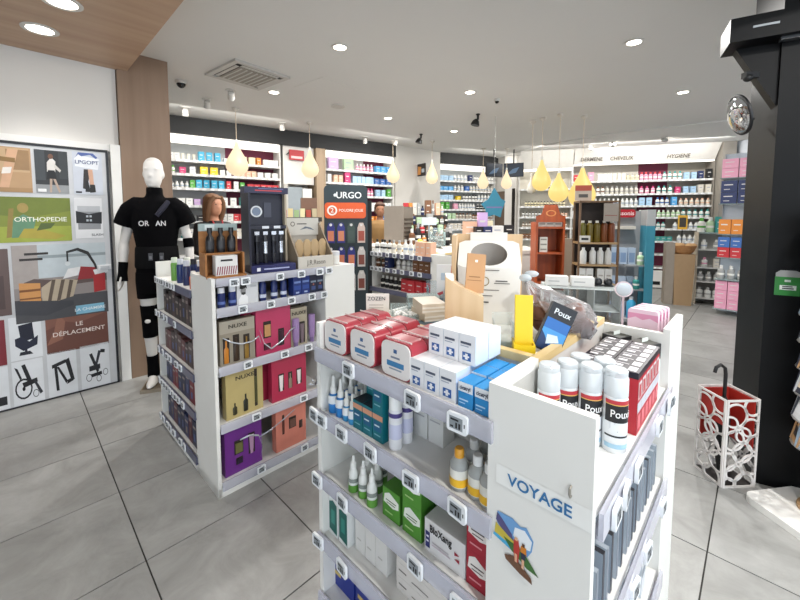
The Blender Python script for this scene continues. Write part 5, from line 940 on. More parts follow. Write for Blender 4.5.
shelving(WM, xa, xb, ZM, 'lit wall shelving under the middle dark header', [(0,1,'#c3c8c9')], lampW=13)
LM = 'the middle back wall'
rows = [[(.0,.25,C,'pale blue',.13,.12),(.26,.5,B_,'white',.08,.16),(.5,.62,C,'navy',.1,.16),(.62,.99,B_,'white',.08,.15,'grey')],
 [(.0,.25,C,'sky blue',.13,.1),(.26,.45,B_,'white',.08,.14),(.45,.55,C,'blue',.1,.12),(.55,.99,B_,'off white',.08,.14)],
 [(.0,.25,C,'pale blue',.13,.12),(.28,.42,C,'yellow',.12,.1),(.42,.7,B_,'white',.08,.14,'black'),(.7,.99,B_,'white',.08,.15)],
 [(.02,.2,C,'green',.11,.17),(.25,.35,C,'pink',.11,.14),(.35,.66,B_,'white',.08,.15),(.68,.99,B_,'black',.09,.14)],
 [(.0,.3,C,'pale green',.1,.14),(.3,.6,B_,'off white',.09,.14,'brown'),(.6,.99,B_,'brown',.09,.14,'black')],
 [(.0,.4,C,'off white',.1,.14),(.4,.99,B_,'brown',.1,.14)]]
for k, r_ in enumerate(rows): fill(WM, xa, xb, ZM[k], r_, NUM[k], LM)
# right back wall: canopy header with lettering and two bays
x0, xm, x1 = WR.sx(519), WR.sx(572), WR.sx(712)
ZR = [2.24, 1.96, 1.71, 1.47, 1.23, .97, .70, .42]
shelving(WR, x0, xm-.03, [2.1]+ZR[2:], 'pale shelving of small nail and make up goods by the doorway', [(0,1,'#d6d0c2')], 2.55, .05, d=.34, lampW=9)  # glowing strip added to brighten this bay
shelving(WR, xm, x1, ZR, 'long wall shelving of hygiene and hair care bottles', [(0,.52,'#b9b4aa'),(.52,.735,'#6b1838'),(.735,1,'#a39d92')], 2.62, .03, sideR='#8f8a82', lampW=30)  # glowing strip added here too, against the dim wall
b = MB(); hw = mat('#dedbd5', .25, name='gloss_header')
b.add([WR.p(xm,.04,2.62),WR.p(x1,.04,2.62),WR.p(x1+.03,-.14,2.924),WR.p(xm,-.14,2.924),WR.p(xm,.07,2.62),WR.p(x1,.07,2.62),WR.p(x1+.03,-.10,2.924),WR.p(xm,-.10,2.924)], [(0,1,2,3),(7,6,5,4),(0,4,5,1),(1,5,6,2),(2,6,7,3),(3,7,4,0)], hw); t = b.obj('trim_7'); struct(t)
b = MB(); b.add([WR.p(x0,.04,2.55),WR.p(xm-.02,.04,2.55),WR.p(xm-.02,-.14,2.924),WR.p(x0,-.14,2.924),WR.p(x0,.07,2.55),WR.p(xm-.02,.07,2.55),WR.p(xm-.02,-.1,2.924),WR.p(x0,-.1,2.924)], [(0,1,2,3),(7,6,5,4),(0,4,5,1),(1,5,6,2),(2,6,7,3),(3,7,4,0)], mat('#d8d5ce',.35)); struct(b.obj('trim_8'))
GP = mat('#8f8a82', .5); b = MB(); b.add([WR.p(x1+.035,.42,0),WR.p(x1+.035,-.06,0),WR.p(x1+.035,-.18,2.924),WR.p(x1+.035,.42,2.924),WR.p(x1+.25,.42,0),WR.p(x1+.25,-.06,0),WR.p(x1+.25,-.18,2.924),WR.p(x1+.25,.42,2.924)], [(0,1,2,3),(7,6,5,4),(0,4,5,1),(1,5,6,2),(2,6,7,3),(3,7,4,0)], GP); struct(b.obj('trim_9'))
hd = thing('wall_lettering', 'dark capital letters along the sloping white header', 'lettering', WR.p(0,0,0), WR.a); LT = mat('#6a655c',.5)
for s_, px in (('HYGIENE',674.5),('CHEVEUX',618.5),('DERMENE',589)):
    o = text(s_, .085, LT, hd, WR.sx(px,.0), -.022, 2.70, .02, sx=.8); o.rotation_euler = (R(32), 0, 0)
LR = 'the long right back wall'
rows = [[(.0,.1,C,'red',.1,.15),(.1,.18,C,'pink',.11,.2),(.19,.3,C,'white',.09,.16),(.3,.4,C,'off white',.08,.16),(.4,.5,B_,'cream',.085,.15,'grey'),(.5,.66,B_,'pink',.08,.17,'red'),(.66,.8,B_,'white',.08,.17,'teal'),(.8,.9,C,'pale blue',.09,.14),(.9,.94,C,'navy',.09,.16),(.95,1,C,'black',.09,.2)],
 [(.0,.25,B_,'white',.085,.17,'brown'),(.25,.5,B_,'off white',.085,.17,'grey'),(.5,.62,B_,'pink',.085,.16,'magenta'),(.62,.74,B_,'white',.085,.16,'teal'),(.74,.8,C,'magenta',.09,.13),(.8,.9,C,'pale blue',.09,.14),(.9,1,C,'off white',.09,.17)],
 [(.0,.5,B_,'white',.085,.16),(.5,.6,C,'pale blue',.1,.17),(.62,.72,B_,'white',.085,.17,'blue'),(.72,.78,C,'sky blue',.1,.18),(.78,1,B_,'off white',.085,.15,'peach')],
 [(.0,.3,C,'white',.1,.14),(.3,.5,B_,'white',.085,.15,'black'),(.5,.8,B_,'pale green',.085,.15),(.8,1,B_,'white',.09,.16,'teal')],
 [(.35,.5,B_,'off white',.09,.13),(.5,.58,C,'pale blue',.1,.12),(.6,.7,B_,'white',.085,.14,'teal'),(.75,1,B_,'white',.09,.14)],
 [(.3,.5,C,'pale green',.1,.12),(.5,.75,C,'teal',.1,.1),(.78,1,B_,'white',.09,.14)],
 [(.3,.5,C,'white',.1,.12),(.5,.6,C,'pink',.1,.12),(.78,1,B_,'off white',.09,.14)]]
for k, r_ in enumerate(rows): fill(WR, xm, x1, ZR[k], r_, NUM[k], LR)
LN = 'the bay by the doorway'
rows = [[(.2,.6,B_,'black',.06,.12)],[(.1,.9,B_,'cream',.065,.12,'black')],[(.05,.5,B_,'white',.065,.12,'black'),(.5,.95,B_,'peach',.065,.12,'black')],[(.05,.95,B_,'off white',.065,.12,'brown')],[(.05,.95,C,'brown',.08,.12)]]
for k, r_ in enumerate(rows): fill(WR, x0, xm-.03, ([2.1]+ZR[2:])[k], r_, NUM[k], LN)
# drawers base of the long wall
for k in range(3):
    s0 = WR.sx(644+k*22); t = thing('base_drawer', 'white drawer unit with a dark slot under the maroon panel, %s' % ['left','middle','right'][k], 'drawer', WR.p(s0,-.10,0), WR.a); MB().box(0,.36,0,.14,.02,.36,WHITE).obj('front', t); MB().box(.04,.30,-.004,0,.08,.15,BLACK).obj('slot', t)
# screens and dark doorway in the corner
a, an, L_ = CORNER
dr = struct(MB().box(.05, L_-.05, -.02, -.002, 0, 2.1, mat('#6f5f52',.6), Matrix.Translation(a) @ RZ(an)).obj('door_2')); MB().box(L_-.10,L_-.04,-.06,-.021,0,2.15,mat('#17130f',.5), Matrix.Translation(a) @ RZ(an)).obj('door_frame', dr)
for k, (px, rz) in enumerate(((494.5,20),(513.5,-20))):
    p = at(px, 170, 8.3); t = thing('screen', ['left ceiling screen with a dark picture', 'right ceiling screen with a dark picture'][k], 'screen', (p.x, 8.3, p.z), R(rz))
    MB().box(-.21,.21,0,.04,-.15,.15,mat('#101216',.4)).obj('housing', t); b = MB(); b.rect(-.195,.195,-.135,.135,-.001,mat('#1f2c3c',.3,emit=.6)); b.poly([(-.15,-.1),(.05,-.06),(.12,.06),(-.02,.02)],-.0015,mat('#5f7f9f',.3,emit=.5)); b.obj('picture', t)
    MB().tube([(0,.03,.15),(0,.03,CZ-p.z)], .014, 8, BLACK).obj('hanger', t)
b = MB(); b.box(-.16,.16,-.02,0,-.13,.13,mat('#2a2422',.4)); b.poly([(-.12,-.1),(.0,-.1),(.02,.06),(-.1,.08)],-.021,mat('#c98a4a',.4)); b.rect(.03,.13,-.06,.02,-.021,mat('#a9b4bd',.4))
p = at(421.5, 170, 8.12); tag(b.obj('framed_picture', None, p, an), 'small dark framed picture on the white pier', 'picture')
# ================================================================== MIDDLE OF THE SHOP
def rows_on(F, xa, xb, z, segs, ordn, where, y=.03): fill(F, xa, xb, z, segs, ordn, where, y)
# gondola 3, with small bottles, behind the acrylic stands
E3 = [1.13, .98, .77, .5, .2]
g3 = gondola(2.55, 1.85, .22, .22, 1.06, 1.16, E3, [.9,.6,.3,.09], 'white gondola of small bottles seen past the acrylic stands', deck=1.14, tagsU=[(v, z) for z in (1.118,.968) for v in (2.84,2.78,2.72,2.62,2.52,2.42,2.3,2.2)], dark=True, back='#9a958f')
GE = Frame(0,0,0); GE.M = Matrix.Translation(G(2.55, 2.90)) @ RZ(FU); GE.a = FU
W3 = 'the far bottle gondola'
for k, r_ in enumerate([[(.02,.3,B_,'white',.055,.13,'black'),(.3,.5,B_,'off white',.055,.13,'grey'),(.5,.75,B_,'white',.055,.14),(.75,.98,C,'peach',.06,.13)],[(.02,.2,B_,'brown',.055,.11),(.2,.35,C,'navy',.06,.1),(.4,.7,B_,'white',.055,.11,'grey'),(.7,.98,C,'brown',.07,.11)],[(.1,.5,B_,'black',.06,.12),(.5,.98,C,'red',.09,.12)]]):
    fill(GE, 0, .8, E3[k], r_, NUM[k], W3, y=.07)
# gondola 4: low white gondola with acrylic cubes
g4 = gondola(2.45, .55, .16, .16, .72, .74, [.52,.3,.09], [.52,.3,.09], 'low white gondola carrying the tall acrylic cubes', deck=.72, back='#b9b4ac', bay=.44, tail=.04)
def cube_rack(label, loc, rz, w, d, h, nx, nz):
    t = thing('acrylic_rack', label, 'rack', loc, rz); A = clear('#d9e0e0', .2)
    for i in range(nx+1): MB().box(-w/2+i*w/nx-.003, -w/2+i*w/nx+.003, -d/2, d/2, 0, h, A).obj('divider', t)
    for k in range(nz+1): MB().box(-w/2, w/2, -d/2, d/2, h*k/nz-.003+.003, h*k/nz+.006, A).obj('shelf', t)
    MB().box(-w/2, w/2, d/2, d/2+.004, 0, h, A).obj('back', t); return t
p = G(2.66, .88, .741); rk = cube_rack('clear acrylic cube rack with an orange card on the low gondola', p, R(-16), .46, .22, .28, 3, 2)
b = MB(); b.box(-.11,.11,-.003,.003,0,.12,mat('#c4521f',.45)); b.rect(-.1,.1,.008,.011,-.0035,mat('#e9c9a8',.5)); o = tag(b.obj('orange_card', None, rk.matrix_basis @ Vector((-.05,-.13,-.02)), R(-16)), 'orange printed card leaning in front of the acrylic rack', 'card'); text('éro', .05, mat('#f3d9c4',.5), o, .02, -.006, .04, .01)
wb = carton('white_box', .14, .08, .06, '#e2e1de', [(.1,.6,.4,.55,'#b9b9b9')])
for k in range(2): wb.put(['left white box on the acrylic rack', 'right white box on the acrylic rack'][k], 'box', None, rk.matrix_basis @ Vector((-.14+k*.16, .0, .287)), R(-16))
gb = carton('grey_carton', .09, .06, .09, '#c9cbcb', [(.1,.8,.4,.6,'#8a8f94')])
gb.put('grey carton inside the acrylic rack', 'carton', None, rk.matrix_basis @ Vector((-.13,.0,.149)), R(-16))
for k in range(3):
    b = MB(); b.ball((0,0,.028),.028,.028,.028,mat('#232529',.3),14,10); b.box(-.03,.03,-.02,.02,0,.008,BLACK); tag(b.obj('sunglass_case', None, rk.matrix_basis @ Vector((.06+k*.062,.02,.287)), R(-16)), 'dark round case on the acrylic rack, %s of three' % ['left','middle','right'][k], 'case')
b = MB(); b.prism(circ(.05,24),-.006,0,mat('#e2cfd4',.3)); b.prism(circ(.042,24),-.008,-.006,mat('#cfd3d6',.1,.6)); b.box(-.006,.006,-.004,0,-.30,-.045,mat('#c9b0b5',.4)); tag(b.obj('round_mirror', None, rk.matrix_basis @ Vector((.235,-.14,.30)), R(-25)), 'small round pink mirror at the corner of the acrylic rack', 'mirror')
# urgo stand
SL = mat('#26343a', .45, name='slate_board'); p = at(346, 216, 3.75)
t = thing('plaster_stand', 'slate floor stand with an orange band and hanging packs', 'display stand', (p.x, 3.75, 0), R(8))
hT = at(346,185,3.75).z; b = MB(); b.prism(rrect(.43, hT, .05, 6, 0, hT/2), 0, .05, SL); b.obj('board', t); MB().box(-.19,.26,.05,.40,0,hT-.15,mat('#0c0d10',.6)).obj('rear_cabinet', t); MB().box(-.22,.22,-.12,.0,0,.12,SL).obj('base', t)
zo = at(346,210.5,3.75).z; b = MB(); b.prism(rrect(.405, .155, .03, 5), -.008, -.001, mat('#d9581f',.4)); o = b.obj('orange_band', t, (-.005,0,zo))
b = MB(); b.poly(circ(.05,20),-.0092,mat('#f0e6de',.4)); b.poly(circ(.034,20),-.0096,mat('#c9501c',.4)); b.obj('round_logo', o, (-.13,0,0)); text('2', .045, mat('#f0e6de',.4), o, -.13, -.0105, 0, .02); text('POUDRE JOLIE', .026, mat('#f6e3d6',.5), o, .055, -.0095, 0, .02)
text('URGO', .062, mat('#e9edee',.5), t, .03, -.002, at(346,195.5,3.75).z, .02); b = MB(); b.poly(circ(.016,12),-.001,mat('#dfe6e8',.5)); b.obj('dot_logo', t, (-.105,0,at(346,195.5,3.75).z+.004))
hk = 0
for j, zz in enumerate((1.40, 1.16, .92)):
    for i in range(4):
        c1, c2 = random.choice([('#2c2f7a','#c97a5a'),('#30347f','#d08a6a'),('#c9c4c0','#7a3f34'),('#222a3a','#8f9aa6')]) if j else [('#2c2f7a','#c97a5a'),('#30347f','#c9805f'),('#3a4a44','#3f4f4a'),('#c9b5aa','#a04a3a')][i]
        b = MB(); b.prism([(-.038,-.17),(.038,-.17),(.038,-.02),(.02,.03),(-.02,.03),(-.038,-.02)],-.018,-.006,mat(c1,.4)); b.rect(-.03,.03,-.15,-.05,-.0185,mat(c2,.4)); b.poly(circ(.014,10,0,.01),-.0187,mat('#d9d5d2',.4)); b.tube([(0,0,.018),(0,-.03,.018)],.003,6,STEEL)
        tag(b.obj('hanging_pack', None, t.matrix_basis @ Vector((-.15+i*.1,-.001,zz)), R(8)), 'hanging pack on the slate stand, %s hook row, %s' % (['upper','middle','lower'][j], ['leftmost','second','third','rightmost'][i]), 'pack', 'packs on the slate stand')
# service counters, taupe till screens and clutter
def counter(label, loc, rz, w, d, h, front='#d6d3cc', topc='#cfcac2'):
    t = thing('service_counter', label, 'counter', loc, rz)
    MB().box(-w/2,w/2,-d/2,d/2,.08,h-.04,mat(front,.5)).obj('body', t); MB().box(-w/2-.02,w/2+.02,-d/2-.02,d/2+.02,h-.04,h,mat(topc,.4)).obj('worktop', t); MB().box(-w/2+.03,w/2-.03,-d/2+.04,d/2,0,.08,mat('#4a4844',.6)).obj('kickboard', t)
    n = max(2, int(w/.6))
    for k in range(n): MB().box(-w/2+k*w/n+.006,-w/2+(k+1)*w/n-.006,-d/2-.012,-d/2,.1,h-.06,mat(front,.45)).obj('front_panel', t)
    return t
p = at(405,240,5.35); counter('white service counter in the middle of the shop', (p.x+.25, 5.35, 0), R(14), 1.5, .55, 1.10)
p = at(470,240,4.7); counter('second service counter behind the wooden display', (p.x+.22, 4.64, 0), R(0), 1.1, .6, 1.10)
p = at(236,240,3.75); counter('white counter behind the gift box gondola', (p.x+.12, 3.78, 0), R(32), .8, .26, 1.05)
p = at(394, 237, 5.2); zc = 1.10; h = at(394,206,5.2).z-zc
t = thing('till_screen_box', 'taupe till screen housing on the service counter', 'till', (p.x, 5.22, zc), R(-28)); TP = mat('#8f867c',.6)
MB().box(-.16,.14,0,.02,.04,h,TP).obj('front_panel', t); MB().box(.125,.14,.02,.32,.04,h*.98,mat('#7d746a',.6)).obj('side_panel', t); MB().box(-.16,.14,0,.34,0,.04,wood('#a3805c','#8a6846',3,0,.6,'brown_board')).obj('base', t)
for k in range(5): MB().box(.141,.15,.04,.30,.1+k*.06,.125+k*.06,mat('#4a3f36',.6)).obj('slat', t)
b = MB(); b.box(-.13,.1,.04,.3,h*.97,h*.99,mat('#2f2b28',.5)); b.obj('top_lid', t)
# yellow duck on gondola 3
p = G(2.62, 2.50, 1.13); t = thing('rubber_duck', 'yellow rubber duck on the far gondola top', 'toy', G(2.80,2.45,1.14), R(60)); YD = mat('#e8cf3a',.4)
b = MB(); b.ball((0,0,.04),.06,.045,.04,YD); b.ball((.035,0,.1),.032,.03,.03,YD); b.ball((-.06,0,.065),.025,.02,.018,YD,10,8); b.obj('body', t); b = MB(); b.ball((.068,0,.095),.014,.012,.006,mat('#d9772a',.4),10,6); b.obj('beak', t)
# clutter of boxes, bottles and leaflets on the counters: each one a thing
clut = [  # px, base y, Y, w, h, kind, colour, name, label
 (412,238,5.15,.10,.22,'bottle','brown','dark bottle right of the taupe till'),(418,238,5.2,.09,.3,'bottle','black','tall black bottle on the service counter'),(441,238,5.1,.10,.2,'bottle','brown','brown bottle left of the acrylic boxes'),(447,238,5.1,.10,.24,'bottle','black','black bottle by the acrylic boxes'),(469.5,237,4.6,.17,.19,'carton','peach','tan carton beside the purple leaflet box'),(468,222,4.75,.10,.07,'bottle','yellow','yellow round pot above the tan carton'),(482,237,4.6,.12,.30,'carton','lilac','lilac leaflet box on the counter'),(488.5,237,4.65,.09,.2,'carton','cream','cream carton right of the lilac box'),
 (478,245,4.5,.10,.13,'carton','black','black carton before the lilac box'),(487,245,4.5,.12,.13,'carton','navy','dark navy carton beside the black one'),(497,245,4.5,.14,.14,'carton','white','white patterned carton on the counter'),(508,244,4.5,.12,.15,'carton','black','dark plum carton at the counter end'),
 ]
for px, by, Y, wd, hh, kind, col, lab in clut:
    p = at(px, by, Y); nm, me = small(kind, col, wd, hh, 'white' if col != 'black' else 'grey'); tag(link(nm, me, None, (p.x, Y, 1.10 if Y > 5 else 1.2405), R(random.uniform(-15,15))), lab, {'carton':'carton','bottle':'bottle'}[kind])
# stepped counter rack of small brown, dark and cream goods
p_ = at(428,240,5.45); t = thing('stepped_rack', 'stepped dark rack of small goods on the service counter', 'rack', (p_.x, 5.45, 1.10), R(10))
ZS = [.0, .13, .26, .39]
for k, zz in enumerate(ZS): MB().box(-.34,.34,-.16+k*.1,-.06+k*.1,0,zz+.02,mat('#3a332d',.6)).obj('step', t)
KF = Frame(0,0,0); KF.M = t.matrix_basis.copy(); KF.a = R(10)
for k, zz in enumerate(ZS):
    x = -.33
    while x < .30:
        wd = random.choice([.05,.06,.07,.09]); kind = random.choice(['bottle','bottle','carton']); col = random.choice(['brown','brown','black','off white','cream','peach','grey','white','orange','navy','red','pale green'])
        nm, me = small(kind, col, wd, random.choice([.1,.12,.15]) if k < 3 else random.choice([.14,.18,.22]), random.choice(['white','black','brown'])); x += wd/2
        tag(link(nm, me, None, KF.p(x, -.11+k*.1, zz+.0205), KF.a), '%s %s on the %s step of the counter rack' % (col, kind, ['lowest','second','third','highest'][k]), kind, '%s %ss on step %d of the counter rack' % (col, kind, k+1)); x += wd/2+.008
b = MB(); b.box(-.33,.33,-.17,.17,0,.14,mat('#d3cfc8',.5)); tag(b.obj('counter_riser', None, (at(488,240,4.6).x, 4.6, 1.10), 0), 'low white riser under the cartons on the second counter', 'riser')
b = MB(); b.box(-.1,.1,-.004,.004,0,.10,mat('#c9d3da',.4)); b.box(-.012,.012,-.003,.003,-.16,0,mat('#8a8f94',.4)); tag(b.obj('counter_sign', None, at(429,225,5.05), R(4)), 'pale blue sign card raised over the counter', 'sign')
t = acry('acrylic_case', 'tall clear acrylic case on the service counter', at(437,240,4.95).xy.to_3d()+Vector((0,0,1.10)), R(5), .2, .14, .24, (.12,))
# teal star hanging
p = at(494,208,5.6); t = thing('hanging_star', 'teal star shaped sign hanging near the doorway', 'sign', p, R(5)); b = MB(); st = [(.0,.30),(.10,.14),(.17,.10),(.12,-.04),(.10,-.14),(.0,-.1),(-.12,-.14),(-.13,-.02),(-.2,.06),(-.09,.13)]; b.prism([(a, c) for a, c in reversed(st)],-.01,.01,mat('#2a6f86',.4)); b.obj('board', t); MB().rect(-.12,.12,.0,.02,-.0112,mat('#6a5f8a',.4)).obj('print', t); MB().tube([(0,0,.28),(0,0,CZ-p.z)],.003,6,STEEL).obj('wire', t)
# orange brown wooden display with an arched crest
OW = wood('#b5521f','#8f3f16',3,2,.45,'orange_wood'); p = at(548,216,3.9)
t = thing('wooden_display', 'orange brown wooden display stand with an arched crest', 'display stand', (p.x, 3.9, 0), R(-8)); z0 = at(548,222,3.9).z; zt = at(548,205,3.9).z
b = MB(); b.prism([(-.14,z0),(.14,z0),(.14,z0+.06),(.09,z0+.075),(.06,zt),(-.06,zt),(-.09,z0+.075),(-.14,z0+.06)],-.12,-.10,OW); b.obj('crest', t)
b = MB(); ovp = [(.05*s_*math.cos(2*math.pi*k/20), -.122, z0+.09+.032*s_*math.sin(2*math.pi*k/20)) for s_ in (1,.7) for k in range(20)]; b.add(ovp, [(k,(k+1)%20,(k+1)%20+20,k+20) for k in range(20)], mat('#d98a4a',.4)); b.obj('oval_carving', t)
for s_ in (-1,1): MB().box(min(s_*.14,s_*.12),max(s_*.14,s_*.12),-.12,.14,0,z0,OW).obj('side', t)
MB().box(-.12,.12,.12,.14,.05,z0,OW).obj('back', t)
for zz in (.06,.5,.80,1.11,1.37): MB().box(-.12,.12,-.12,.12,zz,zz+.02,OW).obj('shelf', t)
sm = carton('tea_carton', .075, .06, .05, '#d3cfc6', [(.1,.9,.4,.7,'#8a857d')])
sp = [(zz, i, k) for zz, n_ in ((1.15,3),(1.15,0)) for k in range(1) for i in range(n_)]
for i in range(3): sm.put('small grey carton on the upper shelf of the orange display, %s' % ['left','middle','right'][i], 'carton', None, t.matrix_basis @ Vector((-.078+i*.078,-.07,1.3905)), R(-8))
for k in range(3): sm.put('small grey carton stacked in the middle of the orange display, %s' % ['lowest','second','topmost'][k], 'carton', None, t.matrix_basis @ Vector((-.06,-.07,1.1305+k*.051)), R(-8))
for i in range(2):
    nm, me = small('bottle','white',.06,.14); tag(link(nm, me, None, t.matrix_basis @ Vector((.0+i*.06,-.06,.521)), 0), 'white bottle low in the orange display, %s' % ['left','right'][i], 'bottle')
b = MB(); b.prism([(-.17,0),(.0,0),(.0,1.25),(-.17,1.25)],0,.04,mat('#a59a88',.6)); tag(b.obj('beige_board', None, (p.x+.36, 4.1, 0), R(-20)), 'tall beige board behind the orange display', 'board')
# tall wooden shelf with amber bottles
WD = wood('#7d6248','#65492f',3,2,.5,'brown_shelf_wood'); p = at(596,216,3.45); zt = at(598,201,3.45).z
t = thing('wooden_shelf', 'tall brown wooden shelf of amber and white bottles', 'shelf', (p.x, 3.45, 0), R(-10))
for s_ in (-1,1):
    MB().box(min(s_*.17,s_*.155),max(s_*.17,s_*.155),-.1,-.08,0,zt,WD).obj('post', t); MB().box(min(s_*.17,s_*.155),max(s_*.17,s_*.155),.08,.1,0,zt,WD).obj('post', t)
for zz in (.12,.5,.865,1.045,1.245,zt-.015): MB().box(-.17,.17,-.1,.1,zz,zz+.015,WD if zz > 1.5 else wood('#b3946c','#96774f',3,0,.5,'light_shelf_wood')).obj('shelf', t)
MB().box(-.155,.155,.098,.1,.14,zt,mat('#2b211b',.7)).obj('back', t)
for i in range(5):
    c_ = ['#6a6420','#6f5f1e','#6a5a1c','#7a4522','#7a3f1f'][i]; pr_ = bottle('gel_bottle',[(.027,0),(.029,.004),(.029,.16),(.015,.175)],c_,[(.014,.174),(.014,.195)],'#d9d6cc'); pr_.put('amber bottle with a pale cap in the wooden shelf, %s' % ['leftmost','second','third','fourth','rightmost'][i], 'bottle', None, t.matrix_basis @ Vector((-.12+i*.061,-.03,1.2605)), 0)
lm = bottle('milk_bottle',[(.026,0),(.028,.004),(.028,.11),(.014,.13)],'#dcdcd8',[(.013,.129),(.013,.15)],'#e9e9e6')
for i, x in enumerate((-.11,-.03,.035,.1)): lm.put('white bottle on the second board of the wooden shelf, %s' % ['leftmost','second','third','rightmost'][i], 'bottle', None, t.matrix_basis @ Vector((x,-.04,1.0605)), 0)
wc2 = carton('soap_carton', .06, .06, .14, '#dcdbd7', [(.2,.8,.5,.6,'#a9a59d')])
for i, x in enumerate((-.12,-.055,.04,.105)): wc2.put('white carton on the low board of the wooden shelf, %s' % ['leftmost','second','third','rightmost'][i], 'carton', None, t.matrix_basis @ Vector((x,-.03,.8805)), R(-10))
b = MB(); b.box(-.07,.07,-.003,.003,0,.14,mat('#b9a898',.5)); b.rect(-.07,.07,.09,.14,-.0035,mat('#a8482f',.5)); b.rect(-.04,.04,.03,.06,-.0035,mat('#4a4440',.5)); tag(b.obj('shelf_sign', None, (t.matrix_basis @ Vector((-.13,-.05,zt+.0005))), R(-10)), 'small red topped sign standing on the wooden shelf', 'sign')
b = MB(); b.box(-.06,.06,-.003,.003,0,.16,mat('#9a8f84',.6)); b.rect(-.05,.05,.05,.055,-.0035,mat('#8f3f34',.5)); tag(b.obj('kraft_sign', None, (t.matrix_basis @ Vector((.085,-.12,1.45))), R(-10)), 'grey kraft sign hung in the wooden shelf opening', 'sign')
b = MB(); b.box(-.045,.045,-.003,.003,0,.06,mat('#cfcac2',.5)); b.rect(-.03,.03,.02,.04,-.0035,INK); tag(b.obj('price_sign', None, (t.matrix_basis @ Vector((-.12,-.105,1.262))), R(-10)), 'small white price sign before the amber bottles', 'sign')
# red topped peg stand
p = at(625,216,3.95); t = thing('peg_stand', 'grey peg stand with a red sign and blue blister packs', 'display stand', (p.x, 3.95, 0), R(-14)); PGm = mat('#8f9193',.5)
MB().box(-.15,.2,.06,.09,0,1.55,PGm).obj('back_panel', t); MB().box(.17,.20,-.22,.06,0,1.56,mat('#9a9c9c',.5)).obj('side_panel', t); MB().box(.169,.172,-.22,.06,.0,1.40,mat('#2f7f96',.4)).obj('teal_panel', t); b = MB(); b.box(.125,.2,-.235,-.22,0,1.40,mat('#3a8397',.4)); b.obj('teal_front', t); MB().box(.125,.2,-.235,-.22,1.40,1.56,mat('#a3a5a5',.4)).obj('post_top', t); MB().box(-.15,.17,-.2,.06,0,.1,PGm).obj('base', t)
b = MB(); b.prism(rrect(.27,.085,.03,5),-.012,0,mat('#a81f2a',.4)); o = b.obj('red_sign', t, (-.03,.03,1.525)); text('cossonis', .042, mat('#f0dada',.5), o, .02, -.0135, 0, .02)
MB().box(-.15,.1,-.02,.06,1.36,1.39,mat('#c9c3b8',.5)).obj('shelf', t)
for j, zz in enumerate((1.12,.82,.55)):
    for i in range(3):
        for q in range(2):
            b = MB(); b.box(-.033,.033,-.006,.006,-.12,.05,mat('#aebfd2',.35)); b.rect(-.026,.026,-.1,.0,-.0065,mat('#7f97b8',.3)); b.tube([(0,-.004,.04),(0,.08-q*.04,.04)],.003,6,STEEL)
            tag(b.obj('blister_pack', None, t.matrix_basis @ Vector((-.11+i*.08,-.04-q*.05,zz)), R(-14)), 'blue blister pack on the peg stand, %s row, %s peg, %s' % (['upper','middle','lower'][j], ['left','centre','right'][i], ['rear','front'][q]), 'blister pack', 'blister packs in the %s row' % ['upper','middle','lower'][j])
tb2 = bottle('blue_bottle',[(.04,0),(.042,.005),(.042,.16),(.02,.19)],'#3a9ac4',[(.018,.188),(.018,.22)],'#dfe6ea'); tb2.put('bright blue bottle at the foot of the teal panel', 'bottle', None, t.matrix_basis @ Vector((.05,-.13,.45)), 0); MB().box(-.15,.17,-.2,.06,.42,.449,PGm).obj('shelf', t)
for k, (x, zz, c) in enumerate(((.03,.75,'teal'),(.06,1.0,'pale green'))): 
    nm, me = small('bottle', c, .07, .13); MB().box(-.02,.17,-.17,-.06,zz-.012,zz-.001,PGm).obj('shelf', t); tag(link(nm, me, None, t.matrix_basis @ Vector((x+.06,-.12,zz)), 0), '%s bottle beside the teal panel' % c, 'bottle')
# wrapped kraft floor bin with a bread like basket
p = at(680,300,6.3); t = thing('basket_display', 'kraft floor display with a wicker basket on top', 'display stand', (p.x, 6.3, 0), R(-25)); t.scale = (.66, .66, 1)
b = MB(); b.prism([(-.17,0),(.2,0),(.24,.86),(-.2,.86)],-.16,.16,mat('#9a7f5e',.65)); b.obj('kraft_body', t); MB().box(-.38,-.19,-.16,.16,0,1.05,mat('#8a8074',.6)).obj('side_shelf', t)
b = MB(); b.ell([(0,0,.862,.17,.13),(0,0,.9,.24,.17),(0,0,1.0,.30,.2)],18,wood('#a8794a','#8a5f36',6,0,.7,'wicker')); b.obj('basket', t)
b = MB()
for k in range(7): b.ball((random.uniform(-.2,.2),random.uniform(-.12,.12),1.0),.09,.05,.045,mat('#d3ab7a',.7),10,6,None)
stuff(b.obj('basket_goods', t))
b = MB(); b.box(-.1,.1,-.01,.01,0,.24,mat('#d9a62a',.5)); b.rect(-.07,.07,.04,.2,-.0105,mat('#3a3226',.5)); b.box(-.008,.008,.002,.012,-.24,0,BLACK); o = b.obj('yellow_frame', t, (-.03,.0,1.27))
